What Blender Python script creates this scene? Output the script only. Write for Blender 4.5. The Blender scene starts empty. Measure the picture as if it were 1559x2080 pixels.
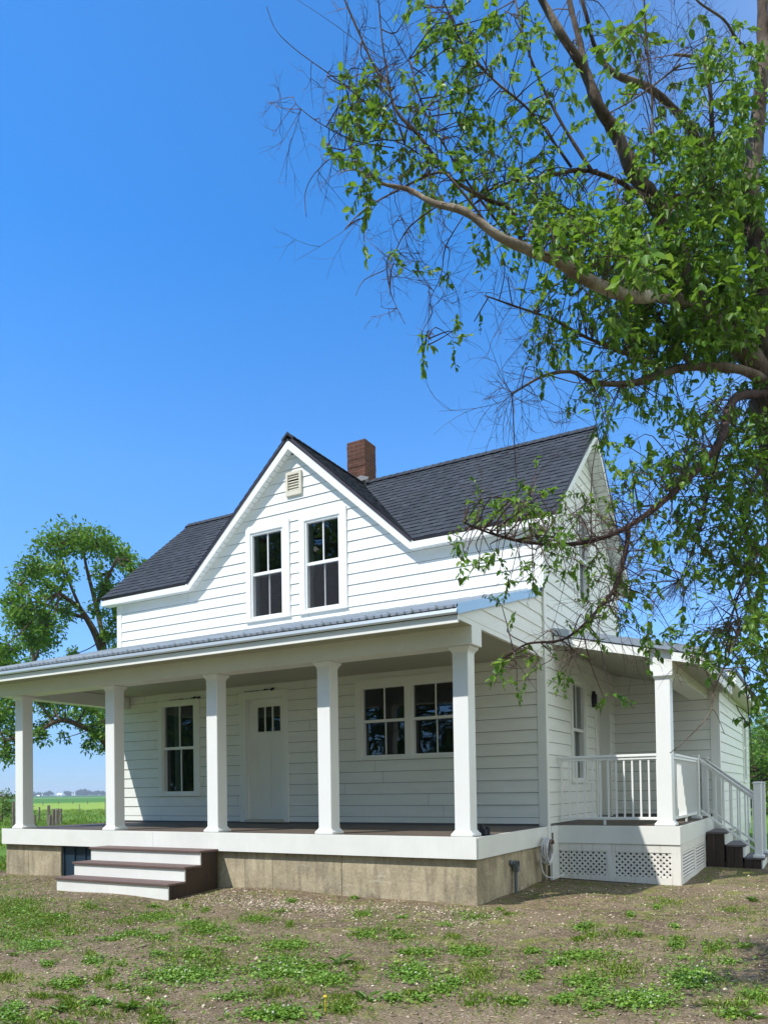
import bpy, math, random
import numpy as np
from mathutils import Vector, Matrix
R = math.radians
sc = bpy.context.scene
col = sc.collection
H = 1.30                                   # eye height: all z below are given from the eye, build() adds H

# ------------------------------------------------------------------ camera, sky, sun, exposure
CX, CY, F = 780.0, 1572.0, 1573.52
def _cd(x, y): return np.array([(x-CX)/F, -(y-CY)/F, -1.0])
_X = -_cd(-2010, 1646); _X /= np.linalg.norm(_X)
_Y = _cd(1668, 1593); _Y -= _X*(_X@_Y); _Y /= np.linalg.norm(_Y)
_M = np.array([_X, _Y, np.cross(_X, _Y)])
cam = bpy.data.cameras.new('camera'); cam_o = bpy.data.objects.new('camera', cam); col.objects.link(cam_o)
cam_o.matrix_world = Matrix.Translation((0, 0, H)) @ Matrix([list(r) for r in _M]).to_4x4()
cam.sensor_fit = 'HORIZONTAL'; cam.sensor_width = 36; cam.lens = F/1559*36
cam.shift_x = -(CX-779.5)/1559; cam.shift_y = (CY-1040)/1559
cam.clip_start = 0.05; cam.clip_end = 9000
sc.camera = cam_o

SUN = Vector((-0.62, -1.0, 1.60)).normalized()
w = bpy.data.worlds.new('World'); sc.world = w; w.use_nodes = True
nt = w.node_tree; nt.nodes.clear()
sky = nt.nodes.new('ShaderNodeTexSky'); sky.sky_type = 'NISHITA'; sky.sun_disc = False
sky.sun_elevation = math.asin(SUN.z); sky.sun_rotation = math.atan2(SUN.x, SUN.y)
sky.altitude = 300; sky.air_density = 1.0; sky.dust_density = 0.0; sky.ozone_density = 1.5
hs = nt.nodes.new('ShaderNodeMix'); hs.data_type = 'RGBA'; hs.blend_type = 'MULTIPLY'; hs.inputs[0].default_value = 1.0; hs.inputs[7].default_value = (0.50, 0.82, 1.0, 1)
bg = nt.nodes.new('ShaderNodeBackground'); bg.inputs[1].default_value = 0.15
wo = nt.nodes.new('ShaderNodeOutputWorld')
tcw = nt.nodes.new('ShaderNodeTexCoord'); sz = nt.nodes.new('ShaderNodeSeparateXYZ'); nt.links.new(tcw.outputs['Generated'], sz.inputs[0])
rw = nt.nodes.new('ShaderNodeValToRGB'); el = rw.color_ramp.elements
for _ in range(4): el.new(0.5)
for e_, (p_, c_) in zip(el, ((0.0, (0.19, 0.30, 0.54)), (0.06, (0.21, 0.33, 0.57)), (0.17, (0.36, 0.54, 0.79)), (0.38, (0.34, 0.65, 0.92)), (0.58, (0.20, 0.62, 0.98)), (0.75, (0.25, 0.66, 1.0)))):
    e_.position = p_; e_.color = (*c_, 1)
nt.links.new(sz.outputs[2], rw.inputs[0]); nt.links.new(rw.outputs[0], hs.inputs[7])
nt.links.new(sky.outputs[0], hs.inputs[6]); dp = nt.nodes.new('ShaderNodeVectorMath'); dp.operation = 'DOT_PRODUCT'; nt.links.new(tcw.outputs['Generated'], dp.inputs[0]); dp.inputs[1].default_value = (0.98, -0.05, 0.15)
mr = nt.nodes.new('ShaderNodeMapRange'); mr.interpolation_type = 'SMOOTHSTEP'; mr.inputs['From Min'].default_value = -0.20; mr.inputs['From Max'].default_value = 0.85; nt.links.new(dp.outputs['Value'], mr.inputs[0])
ea = nt.nodes.new('ShaderNodeMix'); ea.data_type = 'RGBA'; nt.links.new(mr.outputs[0], ea.inputs[0]); nt.links.new(hs.outputs[2], ea.inputs[6]); ea.inputs[7].default_value = (4.1, 4.5, 4.6, 1)  # bright bank added to the unseen east sky, fill light for the side gable
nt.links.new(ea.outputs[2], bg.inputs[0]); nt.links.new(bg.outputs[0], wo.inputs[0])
sl = bpy.data.lights.new('sun', 'SUN'); sl.energy = 2.75; sl.angle = R(0.55); sl.color = (1.0, 0.955, 0.885)
so = bpy.data.objects.new('sun', sl); col.objects.link(so); so.rotation_euler = SUN.to_track_quat('Z', 'Y').to_euler()
so.location = (0, 0, 40)
sc.view_settings.view_transform = 'Standard'; sc.view_settings.look = 'None'
sc.view_settings.exposure = 0.98; sc.view_settings.gamma = 1.0; sc.view_settings.use_curve_mapping = False

def ray(x, y): return _M @ _cd(x, y)
def at(x, y, d): return ray(x, y)*d                    # a point seen at (x, y), d metres ahead
def onZ(x, y, z): r = ray(x, y); return r*(z/r[2])
def onY(x, y, Y): r = ray(x, y); return r*(Y/r[1])

# ------------------------------------------------------------------ materials
def nodes(name):
    m = bpy.data.materials.new(name); m.use_nodes = True
    return m, m.node_tree, m.node_tree.nodes['Principled BSDF']
def N(t, kind, **kw):
    n = t.nodes.new(kind)
    for k, v in kw.items():
        if k in n.inputs: n.inputs[k].default_value = v
        else: setattr(n, k, v)
    return n
def ramp(t, stops, fac):
    r = t.nodes.new('ShaderNodeValToRGB'); e = r.color_ramp.elements
    while len(e) < len(stops): e.new(0.5)
    for i, (p, c) in enumerate(stops):
        e[i].position = p; e[i].color = (*c, 1) if len(c) == 3 else c
    t.links.new(fac, r.inputs[0]); return r.outputs[0]
def mapped(t, scale, src='Object'):
    tc = t.nodes.new('ShaderNodeTexCoord'); mp = t.nodes.new('ShaderNodeMapping')
    mp.inputs['Scale'].default_value = scale; t.links.new(tc.outputs[src], mp.inputs[0]); return mp.outputs[0]
def noise(t, vec, scale, detail=4, rough=0.55, out=0):
    n = N(t, 'ShaderNodeTexNoise', Scale=scale, Detail=detail, Roughness=rough); t.links.new(vec, n.inputs['Vector']); return n.outputs[out]
def mix(t, fac, a, b, mode='MIX'):
    m = t.nodes.new('ShaderNodeMix'); m.data_type = 'RGBA'; m.blend_type = mode
    for k, v in ((0, fac), (6, a), (7, b)):
        if hasattr(v, 'is_linked'): t.links.new(v, m.inputs[k])
        else: m.inputs[k].default_value = v if k == 0 or len(v) == 4 else (*v, 1)
    return m.outputs[2]
def bump(t, b, h, s=0.3, d=0.01):
    n = N(t, 'ShaderNodeBump', Strength=s, Distance=d); t.links.new(h, n.inputs['Height']); t.links.new(n.outputs[0], b.inputs['Normal'])
def painted(name, c, rough=0.5, var=0.05, dirt=None, bs=0.15, spec=0.4):
    m, t, b = nodes(name)
    o = mapped(t, (1, 1, 1))
    n1 = noise(t, o, 1.7, 5); n2 = noise(t, mapped(t, (9, 9, 0.8)), 3, 4)
    lo = tuple(x*(1-var*1.6) for x in c); hi = tuple(min(1, x*(1+var*0.4)) for x in c)
    cc = ramp(t, [(0.3, lo), (0.7, hi)], n1)
    if dirt: cc = mix(t, ramp(t, [(0.52, (0, 0, 0)), (0.85, (0.75, 0.75, 0.75))], n2), cc, dirt)
    t.links.new(cc, b.inputs['Base Color']); b.inputs['Roughness'].default_value = rough
    b.inputs['Specular IOR Level'].default_value = spec
    bump(t, b, noise(t, o, 60, 3), bs, 0.004)
    return m
def siding_mat():
    m, t, b = nodes('siding_white')
    n = noise(t, mapped(t, (1.2, 1.2, 6)), 2.0, 5)
    g = noise(t, mapped(t, (3, 3, 70)), 3.0, 3)
    cc = ramp(t, [(0.3, (0.77, 0.79, 0.745)), (0.7, (0.83, 0.85, 0.81))], n)
    t.links.new(cc, b.inputs['Base Color']); b.inputs['Roughness'].default_value = 0.55
    bump(t, b, g, 0.12, 0.004); return m
M = {}
M['siding'] = siding_mat()
M['trim'] = painted('trim_white', (0.83, 0.85, 0.81), 0.45, 0.03)
M['vinyl'] = painted('vinyl_white', (0.83, 0.85, 0.83), 0.35, 0.02, bs=0.05)
M['skirt'] = painted('skirt_white', (0.80, 0.785, 0.73), 0.6, 0.08, dirt=(0.42, 0.33, 0.27))
M['fascia_board'] = painted('porch_trim_board', (0.80, 0.815, 0.775), 0.5, 0.06, dirt=(0.74, 0.745, 0.70))
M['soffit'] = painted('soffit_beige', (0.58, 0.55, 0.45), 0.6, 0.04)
M['ceiling'] = painted('porch_ceiling_shaded', (0.42, 0.42, 0.33), 0.6, 0.05)  # soffit beige darkened toward olive to put the porch shade into it
M['vent'] = painted('vent_cream', (0.66, 0.62, 0.5), 0.5, 0.03)
M['dark'] = painted('shade_sheet_dark', (0.02, 0.02, 0.022), 0.8, 0.1)
M['tarp'] = painted('dark_blue_sheet', (0.02, 0.045, 0.075), 0.45, 0.3)
M['drip'] = painted('dark_edge', (0.022, 0.018, 0.03), 0.5, 0.1)
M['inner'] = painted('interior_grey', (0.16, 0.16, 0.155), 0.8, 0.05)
M['curtain'] = painted('curtain_pale', (0.85, 0.88, 0.84), 0.8, 0.06)
M['pipe'] = painted('grey_plastic', (0.14, 0.165, 0.18), 0.45, 0.06)
M['black'] = painted('black_plastic', (0.015, 0.017, 0.03), 0.4, 0.1)
M['hose'] = painted('hose_white', (0.66, 0.66, 0.66), 0.35, 0.05)
M['hanger'] = painted('rusty_hanger', (0.10, 0.035, 0.02), 0.7, 0.2)
M['brown_dark'] = painted('dark_stained_board', (0.050, 0.031, 0.021), 0.6, 0.35, dirt=(0.09, 0.055, 0.034))
M['silver'] = painted('latch_metal', (0.25, 0.25, 0.24), 0.35, 0.05)

def deck_mat(name, c1, c2, sx):
    m, t, b = nodes(name)
    g = noise(t, mapped(t, sx), 8, 5, 0.65); n2 = noise(t, mapped(t, (1, 1, 1)), 2.2, 3)
    cc = mix(t, 0.35, ramp(t, [(0.3, c1), (0.72, c2)], g), ramp(t, [(0.3, c1), (0.7, c2)], n2))
    t.links.new(cc, b.inputs['Base Color']); b.inputs['Roughness'].default_value = 0.6
    bump(t, b, g, 0.35, 0.004); return m
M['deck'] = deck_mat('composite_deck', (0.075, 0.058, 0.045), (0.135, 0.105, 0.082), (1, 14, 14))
M['tread'] = deck_mat('composite_tread', (0.10, 0.062, 0.054), (0.15, 0.10, 0.088), (1, 14, 14))
M['tread_side'] = deck_mat('composite_tread_grey', (0.085, 0.07, 0.075), (0.13, 0.11, 0.115), (14, 1, 14))

def shingle_mat():
    m, t, b = nodes('shingles')
    uv = mapped(t, (1, 1, 1), 'UV')
    br = N(t, 'ShaderNodeTexBrick', Scale=1.0, **{'Mortar Size': 0.0012, 'Brick Width': 0.27, 'Row Height': 0.143, 'Bias': 0.0})
    br.inputs['Color1'].default_value = (0.0, 0, 0, 1); br.inputs['Color2'].default_value = (1, 1, 1, 1); br.inputs['Mortar'].default_value = (0.2, 0.2, 0.2, 1)
    br.offset = 0.37; br.squash = 1.5; br.squash_frequency = 3
    t.links.new(uv, br.inputs['Vector'])
    g = noise(t, mapped(t, (1, 1, 1), 'UV'), 130, 2); big = noise(t, uv, 1.1, 3)
    c = ramp(t, [(0.0, (0.014, 0.018, 0.023)), (0.5, (0.022, 0.028, 0.035)), (1.0, (0.046, 0.058, 0.070))], br.outputs[0])
    c = mix(t, 0.45, c, ramp(t, [(0.35, (0.009, 0.011, 0.014)), (0.65, (0.075, 0.09, 0.11))], g))
    c = mix(t, 0.25, c, ramp(t, [(0.35, (0.02, 0.024, 0.032)), (0.65, (0.07, 0.08, 0.10))], big))
    t.links.new(c, b.inputs['Base Color']); b.inputs['Roughness'].default_value = 0.85
    b.inputs['Specular IOR Level'].default_value = 0.25
    bump(t, b, g, 0.5, 0.004); return m
M['shingle'] = shingle_mat()

def metal_mat(name, c):
    m, t, b = nodes(name)
    n = noise(t, mapped(t, (1, 1, 1)), 1.3, 3)
    t.links.new(ramp(t, [(0.3, tuple(x*0.93 for x in c)), (0.7, c)], n), b.inputs['Base Color'])
    b.inputs['Metallic'].default_value = 0.55; b.inputs['Roughness'].default_value = 0.33
    return m
M['metal'] = metal_mat('roof_metal', (0.46, 0.51, 0.57))
M['flash'] = metal_mat('flashing_metal', (0.34, 0.52, 0.66))
M['gutter'] = metal_mat('gutter_metal', (0.66, 0.72, 0.74))

def brick_mat():
    m, t, b = nodes('chimney_brick')
    uv = mapped(t, (1, 1, 1), 'UV')
    br = N(t, 'ShaderNodeTexBrick', Scale=1.0, **{'Mortar Size': 0.007, 'Brick Width': 0.205, 'Row Height': 0.072, 'Mortar Smooth': 0.3, 'Bias': -0.1})
    br.inputs['Color1'].default_value = (0.055, 0.016, 0.010, 1); br.inputs['Color2'].default_value = (0.115, 0.040, 0.020, 1)
    br.inputs['Mortar'].default_value = (0.21, 0.125, 0.075, 1)
    nv = N(t, 'ShaderNodeTexNoise', Scale=9.0); t.links.new(uv, nv.inputs['Vector'])
    wv = t.nodes.new('ShaderNodeVectorMath'); wv.operation = 'MULTIPLY_ADD'; t.links.new(nv.outputs[1], wv.inputs[0])
    wv.inputs[1].default_value = (0.012, 0.012, 0); t.links.new(uv, wv.inputs[2]); t.links.new(wv.outputs[0], br.inputs['Vector'])
    n = noise(t, uv, 25, 5); n2 = noise(t, uv, 4, 3)
    c = mix(t, ramp(t, [(0.4, (0, 0, 0)), (0.75, (0.8, 0.8, 0.8))], n2), br.outputs[0], (0.03, 0.010, 0.008))
    c = mix(t, 0.3, c, ramp(t, [(0.3, (0.05, 0.015, 0.01)), (0.7, (0.25, 0.10, 0.05))], n))
    t.links.new(c, b.inputs['Base Color']); b.inputs['Roughness'].default_value = 0.9
    inv = N(t, 'ShaderNodeMath', operation='SUBTRACT'); inv.inputs[0].default_value = 1; t.links.new(br.outputs[1], inv.inputs[1])
    bump(t, b, inv.outputs[0], 0.9, 0.01); return m
M['brick'] = brick_mat()

def concrete_mat():
    m, t, b = nodes('old_concrete')
    o = mapped(t, (1, 1, 1)); n1 = noise(t, o, 1.6, 6, 0.62); n2 = noise(t, mapped(t, (7, 7, 1.3)), 1.6, 5); n3 = noise(t, o, 40, 4)
    c = ramp(t, [(0.28, (0.21, 0.175, 0.11)), (0.5, (0.40, 0.335, 0.215)), (0.7, (0.58, 0.50, 0.33))], n1)
    c = mix(t, ramp(t, [(0.45, (0, 0, 0)), (0.75, (0.8, 0.8, 0.8))], n2), c, (0.14, 0.11, 0.07))
    c = mix(t, 0.2, c, ramp(t, [(0.35, (0.15, 0.13, 0.10)), (0.65, (0.6, 0.56, 0.46))], n3))
    # old earth line and pale form marks near the ground
    sx = N(t, 'ShaderNodeSeparateXYZ'); t.links.new(o, sx.inputs[0])
    cr = noise(t, mapped(t, (3.5, 3.5, 5)), 2.1, 6)
    ad = N(t, 'ShaderNodeMath', operation='MULTIPLY_ADD'); t.links.new(cr, ad.inputs[0]); ad.inputs[1].default_value = 0.55; t.links.new(sx.outputs[2], ad.inputs[2])
    c = mix(t, ramp(t, [(0.16, (0.9, 0.9, 0.9)), (0.30, (0, 0, 0))], ad.outputs[0]), c, (0.10, 0.08, 0.058))
    st = noise(t, mapped(t, (2, 2, 6)), 1.4, 6, 0.7)
    c = mix(t, ramp(t, [(0.60, (0, 0, 0)), (0.66, (0.55, 0.55, 0.55))], st), c, (0.55, 0.50, 0.38))
    t.links.new(c, b.inputs['Base Color']); b.inputs['Roughness'].default_value = 0.92
    bump(t, b, n3, 0.5, 0.006); return m
M['concrete'] = concrete_mat()

def glass_mat():
    m = bpy.data.materials.new('window_glass'); m.use_nodes = True; t = m.node_tree; t.nodes.clear()
    o = t.nodes.new('ShaderNodeOutputMaterial'); mx = t.nodes.new('ShaderNodeMixShader')
    tr = t.nodes.new('ShaderNodeBsdfTransparent'); tr.inputs[0].default_value = (0.30, 0.36, 0.34, 1)
    gl = t.nodes.new('ShaderNodeBsdfGlossy'); gl.inputs[0].default_value = (0.9, 0.95, 0.97, 1); gl.inputs['Roughness'].default_value = 0.015
    fr = t.nodes.new('ShaderNodeFresnel'); fr.inputs[0].default_value = 1.55
    ml = N(t, 'ShaderNodeMath', operation='MULTIPLY'); t.links.new(fr.outputs[0], ml.inputs[0]); ml.inputs[1].default_value = 1.7; ml.use_clamp = True
    nz = N(t, 'ShaderNodeTexNoise', Scale=1.3); tc = t.nodes.new('ShaderNodeTexCoord'); t.links.new(tc.outputs['Object'], nz.inputs['Vector'])
    bp = N(t, 'ShaderNodeBump', Strength=0.10, Distance=0.05); t.links.new(nz.outputs[0], bp.inputs['Height']); t.links.new(bp.outputs[0], gl.inputs['Normal'])
    t.links.new(ml.outputs[0], mx.inputs[0]); t.links.new(tr.outputs[0], mx.inputs[1]); t.links.new(gl.outputs[0], mx.inputs[2]); t.links.new(mx.outputs[0], o.inputs[0])
    return m
M['glass'] = glass_mat()
def screen_mat():
    m = bpy.data.materials.new('insect_screen'); m.use_nodes = True; t = m.node_tree; t.nodes.clear()
    o = t.nodes.new('ShaderNodeOutputMaterial'); mx = t.nodes.new('ShaderNodeMixShader'); mx.inputs[0].default_value = 0.30
    tr = t.nodes.new('ShaderNodeBsdfTransparent'); df = t.nodes.new('ShaderNodeBsdfDiffuse'); df.inputs[0].default_value = (0.075, 0.075, 0.085, 1)
    t.links.new(tr.outputs[0], mx.inputs[1]); t.links.new(df.outputs[0], mx.inputs[2]); t.links.new(mx.outputs[0], o.inputs[0]); return m
M['screen'] = screen_mat()

def leaf_mat(name, dark, light, yellow=None, trans=0.4):
    m = bpy.data.materials.new(name); m.use_nodes = True; t = m.node_tree; b = t.nodes['Principled BSDF']
    g = t.nodes.new('ShaderNodeNewGeometry')
    c = ramp(t, [(0.0, dark), (0.75, light), (1.0, yellow or light)], g.outputs['Random Per Island'])
    t.links.new(c, b.inputs['Base Color']); b.inputs['Roughness'].default_value = 0.42; b.inputs['Specular IOR Level'].default_value = 0.35
    tl = t.nodes.new('ShaderNodeBsdfTranslucent'); t.links.new(mix(t, 0.6, c, (0.20, 0.34, 0.02)), tl.inputs[0])
    mx = t.nodes.new('ShaderNodeMixShader'); mx.inputs[0].default_value = trans
    t.links.new(b.outputs[0], mx.inputs[1]); t.links.new(tl.outputs[0], mx.inputs[2]); t.links.new(mx.outputs[0], t.nodes['Material Output'].inputs[0])
    return m
M['leaf'] = leaf_mat('leaf_near', (0.045, 0.13, 0.016), (0.145, 0.30, 0.032), (0.32, 0.46, 0.08), 0.5)
M['leaf_far'] = leaf_mat('leaf_far', (0.055, 0.145, 0.022), (0.125, 0.275, 0.036), (0.22, 0.37, 0.055), 0.38)
M['leaf_bright'] = leaf_mat('leaf_bush', (0.05, 0.12, 0.015), (0.12, 0.24, 0.03), (0.2, 0.32, 0.05), 0.35)
M['leaf_haze'] = leaf_mat('leaf_distant', (0.03, 0.06, 0.04), (0.045, 0.085, 0.06), None, 0.1)
M['grass'] = leaf_mat('grass_blades', (0.10, 0.19, 0.018), (0.22, 0.36, 0.035), (0.42, 0.46, 0.10), 0.3)
M['clover'] = leaf_mat('clover_leaves', (0.085, 0.19, 0.026), (0.18, 0.33, 0.040), (0.30, 0.44, 0.07), 0.25)
M['weed'] = leaf_mat('weed_leaves', (0.05, 0.12, 0.018), (0.10, 0.20, 0.03), (0.17, 0.28, 0.05), 0.3)
M['straw'] = leaf_mat('dry_straw', (0.28, 0.22, 0.12), (0.46, 0.38, 0.24), (0.55, 0.48, 0.33), 0.1)
M['flower'] = painted('clover_flower', (0.55, 0.54, 0.45), 0.7, 0.1)
M['yellow'] = painted('dandelion_flower', (0.75, 0.55, 0.03), 0.6, 0.1)
def bark_mat(name, lo, hi, pale=None):
    m, t, b = nodes(name)
    o = mapped(t, (1, 1, 0.35)); n1 = noise(t, o, 14, 6, 0.65); n2 = noise(t, mapped(t, (1, 1, 1)), 2.3, 4)
    c = ramp(t, [(0.3, lo), (0.7, hi)], n1)
    if pale: c = mix(t, ramp(t, [(0.45, (0, 0, 0)), (0.62, (0.9, 0.9, 0.9))], n2), c, pale)
    t.links.new(c, b.inputs['Base Color']); b.inputs['Roughness'].default_value = 0.9; b.inputs['Specular IOR Level'].default_value = 0.2
    n3 = noise(t, mapped(t, (1, 1, 0.3)), 38, 5, 0.7); bump(t, b, mix(t, 0.5, n1, n3), 1.0, 0.04); return m
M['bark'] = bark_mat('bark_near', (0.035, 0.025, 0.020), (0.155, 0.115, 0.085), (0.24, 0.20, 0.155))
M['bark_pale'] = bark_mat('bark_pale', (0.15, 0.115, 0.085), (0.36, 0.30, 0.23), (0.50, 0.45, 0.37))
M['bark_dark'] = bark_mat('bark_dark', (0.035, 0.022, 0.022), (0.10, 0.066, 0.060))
M['twig'] = bark_mat('twig_bark', (0.07, 0.048, 0.045), (0.20, 0.14, 0.125))
M['bark_far'] = bark_mat('bark_far', (0.05, 0.035, 0.025), (0.16, 0.11, 0.08))
M['post_wood'] = bark_mat('weathered_post', (0.12, 0.10, 0.085), (0.30, 0.26, 0.22))

def stones_mat():
    m, t, b = nodes('gravel_stones')
    g = t.nodes.new('ShaderNodeNewGeometry')
    c = ramp(t, [(0.0, (0.09, 0.07, 0.05)), (0.4, (0.26, 0.20, 0.14)), (0.75, (0.50, 0.40, 0.30)), (1.0, (0.74, 0.65, 0.52))], g.outputs['Random Per Island'])
    t.links.new(c, b.inputs['Base Color']); b.inputs['Roughness'].default_value = 0.85; return m
M['stones'] = stones_mat()
def ground_mat():
    m, t, b = nodes('ground_soil_and_grass')
    o = mapped(t, (1, 1, 1)); sx = N(t, 'ShaderNodeSeparateXYZ'); t.links.new(o, sx.inputs[0])
    n1 = noise(t, o, 0.9, 6, 0.6); n2 = noise(t, o, 9, 6, 0.7); n3 = noise(t, o, 55, 3, 0.6); n4 = noise(t, o, 2.4, 5, 0.6)
    vo = N(t, 'ShaderNodeTexVoronoi', Scale=42.0); t.links.new(o, vo.inputs['Vector'])
    dirt = ramp(t, [(0.28, (0.042, 0.029, 0.018)), (0.5, (0.125, 0.091, 0.058)), (0.72, (0.26, 0.195, 0.125))], n2)
    dirt = mix(t, ramp(t, [(0.38, (0, 0, 0)), (0.62, (0.75, 0.75, 0.75))], n1), dirt, ramp(t, [(0.35, (0.10, 0.075, 0.045)), (0.65, (0.36, 0.28, 0.185))], n3))
    peb = ramp(t, [(0.18, (1, 1, 1)), (0.32, (0, 0, 0))], vo.outputs['Distance'])
    pc = ramp(t, [(0.0, (0.10, 0.085, 0.07)), (0.6, (0.30, 0.245, 0.19)), (1.0, (0.55, 0.47, 0.38))], vo.outputs['Color'])
    dirt = mix(t, peb, dirt, pc)
    green = ramp(t, [(0.3, (0.08, 0.115, 0.014)), (0.7, (0.24, 0.28, 0.04))], n2)
    dirt = mix(t, ramp(t, [(0.50, (0, 0, 0)), (0.68, (0.60, 0.60, 0.60))], n4), dirt, green)
    def zone(ax, lo, hi, wob=1.2):
        a = N(t, 'ShaderNodeMath', operation='MULTIPLY_ADD'); t.links.new(n4, a.inputs[0]); a.inputs[1].default_value = wob; t.links.new(sx.outputs[ax], a.inputs[2])
        mr = N(t, 'ShaderNodeMapRange', **{'From Min': lo, 'From Max': hi}); t.links.new(a.outputs[0], mr.inputs[0]); return mr.outputs[0]
    def mx(a, bb):
        q = N(t, 'ShaderNodeMath', operation='MAXIMUM'); t.links.new(a, q.inputs[0]); t.links.new(bb, q.inputs[1]); return q.outputs[0]
    big = noise(t, o, 0.22, 5)
    lawn = ramp(t, [(0.3, (0.07, 0.14, 0.018)), (0.5, (0.10, 0.20, 0.028)), (0.7, (0.20, 0.28, 0.045))], mix(t, 0.5, n2, big))
    far1 = ramp(t, [(0.35, (0.05, 0.13, 0.018)), (0.65, (0.11, 0.22, 0.03))], noise(t, mapped(t, (0.3, 1, 1)), 0.35, 5))
    za = mx(zone(0, -11.6, -12.8), zone(1, 16.0, 18.0))
    c = mix(t, za, dirt, lawn)
    dist = N(t, 'ShaderNodeVectorMath', operation='LENGTH'); t.links.new(o, dist.inputs[0])
    dw = N(t, 'ShaderNodeMath', operation='MULTIPLY_ADD'); t.links.new(noise(t, mapped(t, (0.02, 0.02, 1)), 1, 4), dw.inputs[0]); dw.inputs[1].default_value = 30; t.links.new(dist.outputs['Value'], dw.inputs[2])
    rings = N(t, 'ShaderNodeMapRange', **{'From Min': 0, 'From Max': 800.0}); t.links.new(dw.outputs[0], rings.inputs[0])
    fc = ramp(t, [(0.0, (0.10, 0.20, 0.028)), (0.085, (0.09, 0.19, 0.028)), (0.12, (0.22, 0.32, 0.05)), (0.19, (0.20, 0.30, 0.045)), (0.215, (0.06, 0.17, 0.022)), (0.40, (0.055, 0.155, 0.022)), (0.43, (0.11, 0.24, 0.04)), (0.60, (0.10, 0.22, 0.04)), (0.64, (0.045, 0.12, 0.025)), (1.0, (0.045, 0.11, 0.03))], rings.outputs[0])
    fz = N(t, 'ShaderNodeMapRange', **{'From Min': 50.0, 'From Max': 75.0}); t.links.new(dist.outputs['Value'], fz.inputs[0])
    c = mix(t, fz.outputs[0], c, fc)
    t.links.new(c, b.inputs['Base Color']); b.inputs['Roughness'].default_value = 0.95; b.inputs['Specular IOR Level'].default_value = 0.15
    hgt = mix(t, 0.5, n2, n3); bump(t, b, hgt, 0.9, 0.03)
    return m
M['ground'] = ground_mat()

# ------------------------------------------------------------------ mesh helpers
class MB:
    def __init__(s): s.v = []; s.f = []; s.uv = []
    def face(s, pts, uv=None):
        i = len(s.v); s.v += [tuple(map(float, p)) for p in pts]; s.f.append(tuple(range(i, i+len(pts))))
        s.uv += (uv if uv else [(0, 0)]*len(pts)); return s
    def box(s, x0, x1, y0, y1, z0, z1, uvm=False):
        if x0 > x1: x0, x1 = x1, x0
        if y0 > y1: y0, y1 = y1, y0
        if z0 > z1: z0, z1 = z1, z0
        P = [(x0, y0, z0), (x1, y0, z0), (x1, y1, z0), (x0, y1, z0), (x0, y0, z1), (x1, y0, z1), (x1, y1, z1), (x0, y1, z1)]
        for q in ((0, 3, 2, 1), (4, 5, 6, 7), (0, 1, 5, 4), (2, 3, 7, 6), (1, 2, 6, 5), (3, 0, 4, 7)):
            pts = [P[k] for k in q]
            s.face(pts, [(p[0]+p[1], p[2]) for p in pts] if uvm else None)
        return s
    def prism(s, poly, axis, a, b):                    # poly in the two other axes, extruded along axis from a to b
        def mk(p, t):
            if axis == 'x': return (t, p[0], p[1])
            if axis == 'y': return (p[0], t, p[1])
            return (p[0], p[1], t)
        n = len(poly); A = [mk(p, a) for p in poly]; B = [mk(p, b) for p in poly]
        s.face(A[::-1]); s.face(B)
        for k in range(n): s.face([A[k], A[(k+1) % n], B[(k+1) % n], B[k]])
        return s
    def tube(s, pts, rad, n=6, cap=True):
        pts = [np.array(p, float) for p in pts]
        if not hasattr(rad, '__len__'): rad = [rad]*len(pts)
        base = len(s.v); up = np.array([0.13, 0.2, 1.0])
        for i, p in enumerate(pts):
            d = pts[min(i+1, len(pts)-1)]-pts[max(i-1, 0)]; L = np.linalg.norm(d)
            d = d/L if L > 1e-9 else np.array([0, 0, 1.0])
            a = np.cross(d, up)
            if np.linalg.norm(a) < 0.05: a = np.cross(d, np.array([1.0, 0, 0]))
            a /= np.linalg.norm(a); b = np.cross(d, a)
            for k in range(n):
                t = 2*math.pi*k/n; q = p+(a*math.cos(t)+b*math.sin(t))*rad[i]; s.v.append(tuple(q))
        for i in range(len(pts)-1):
            for k in range(n):
                a0 = base+i*n+k; a1 = base+i*n+(k+1) % n
                s.f.append((a0, a1, a1+n, a0+n)); s.uv += [(0, 0)]*4
        if cap:
            s.f.append(tuple(base+k for k in range(n))[::-1]); s.uv += [(0, 0)]*n
            e = base+(len(pts)-1)*n; s.f.append(tuple(e+k for k in range(n))); s.uv += [(0, 0)]*n
        return s
    def build(s, name, mat, parent=None, smooth=False, bevel=0):
        me = bpy.data.meshes.new(name); r = parent
        while r is not None and r.parent is not None: r = r.parent
        o = np.array(r.location) if r is not None else np.zeros(3)
        V = np.array(s.v, float); V[:, 2] += H; V -= o
        me.from_pydata(V.tolist(), [], s.f); me.materials.append(mat)
        ul = me.uv_layers.new(name='UVMap'); ul.data.foreach_set('uv', np.array(s.uv, float).ravel())
        if smooth: me.polygons.foreach_set('use_smooth', [True]*len(me.polygons))
        ob = bpy.data.objects.new(name, me); col.objects.link(ob)
        if parent is not None: ob.parent = parent
        if bevel:
            bv = ob.modifiers.new('bevel', 'BEVEL'); bv.width = bevel; bv.segments = 1; bv.limit_method = 'ANGLE'; bv.angle_limit = R(50)
            wl = ob.modifiers.new('weld', 'WELD'); wl.merge_threshold = 0.0002
            ob.modifiers.move(1, 0)
        return ob
def thing(name, label, cat, loc, group=None):
    o = bpy.data.objects.new(name, None); col.objects.link(o); o.location = (loc[0], loc[1], loc[2]+H)
    o.empty_display_size = 0.2; return tag(o, label, cat, group)
def tag(o, label=None, cat=None, group=None, kind=None):
    if label: o['label'] = label
    if cat: o['category'] = cat
    if group: o['group'] = group
    if kind: o['kind'] = kind
    return o
bpy.context.view_layer.update()

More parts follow.
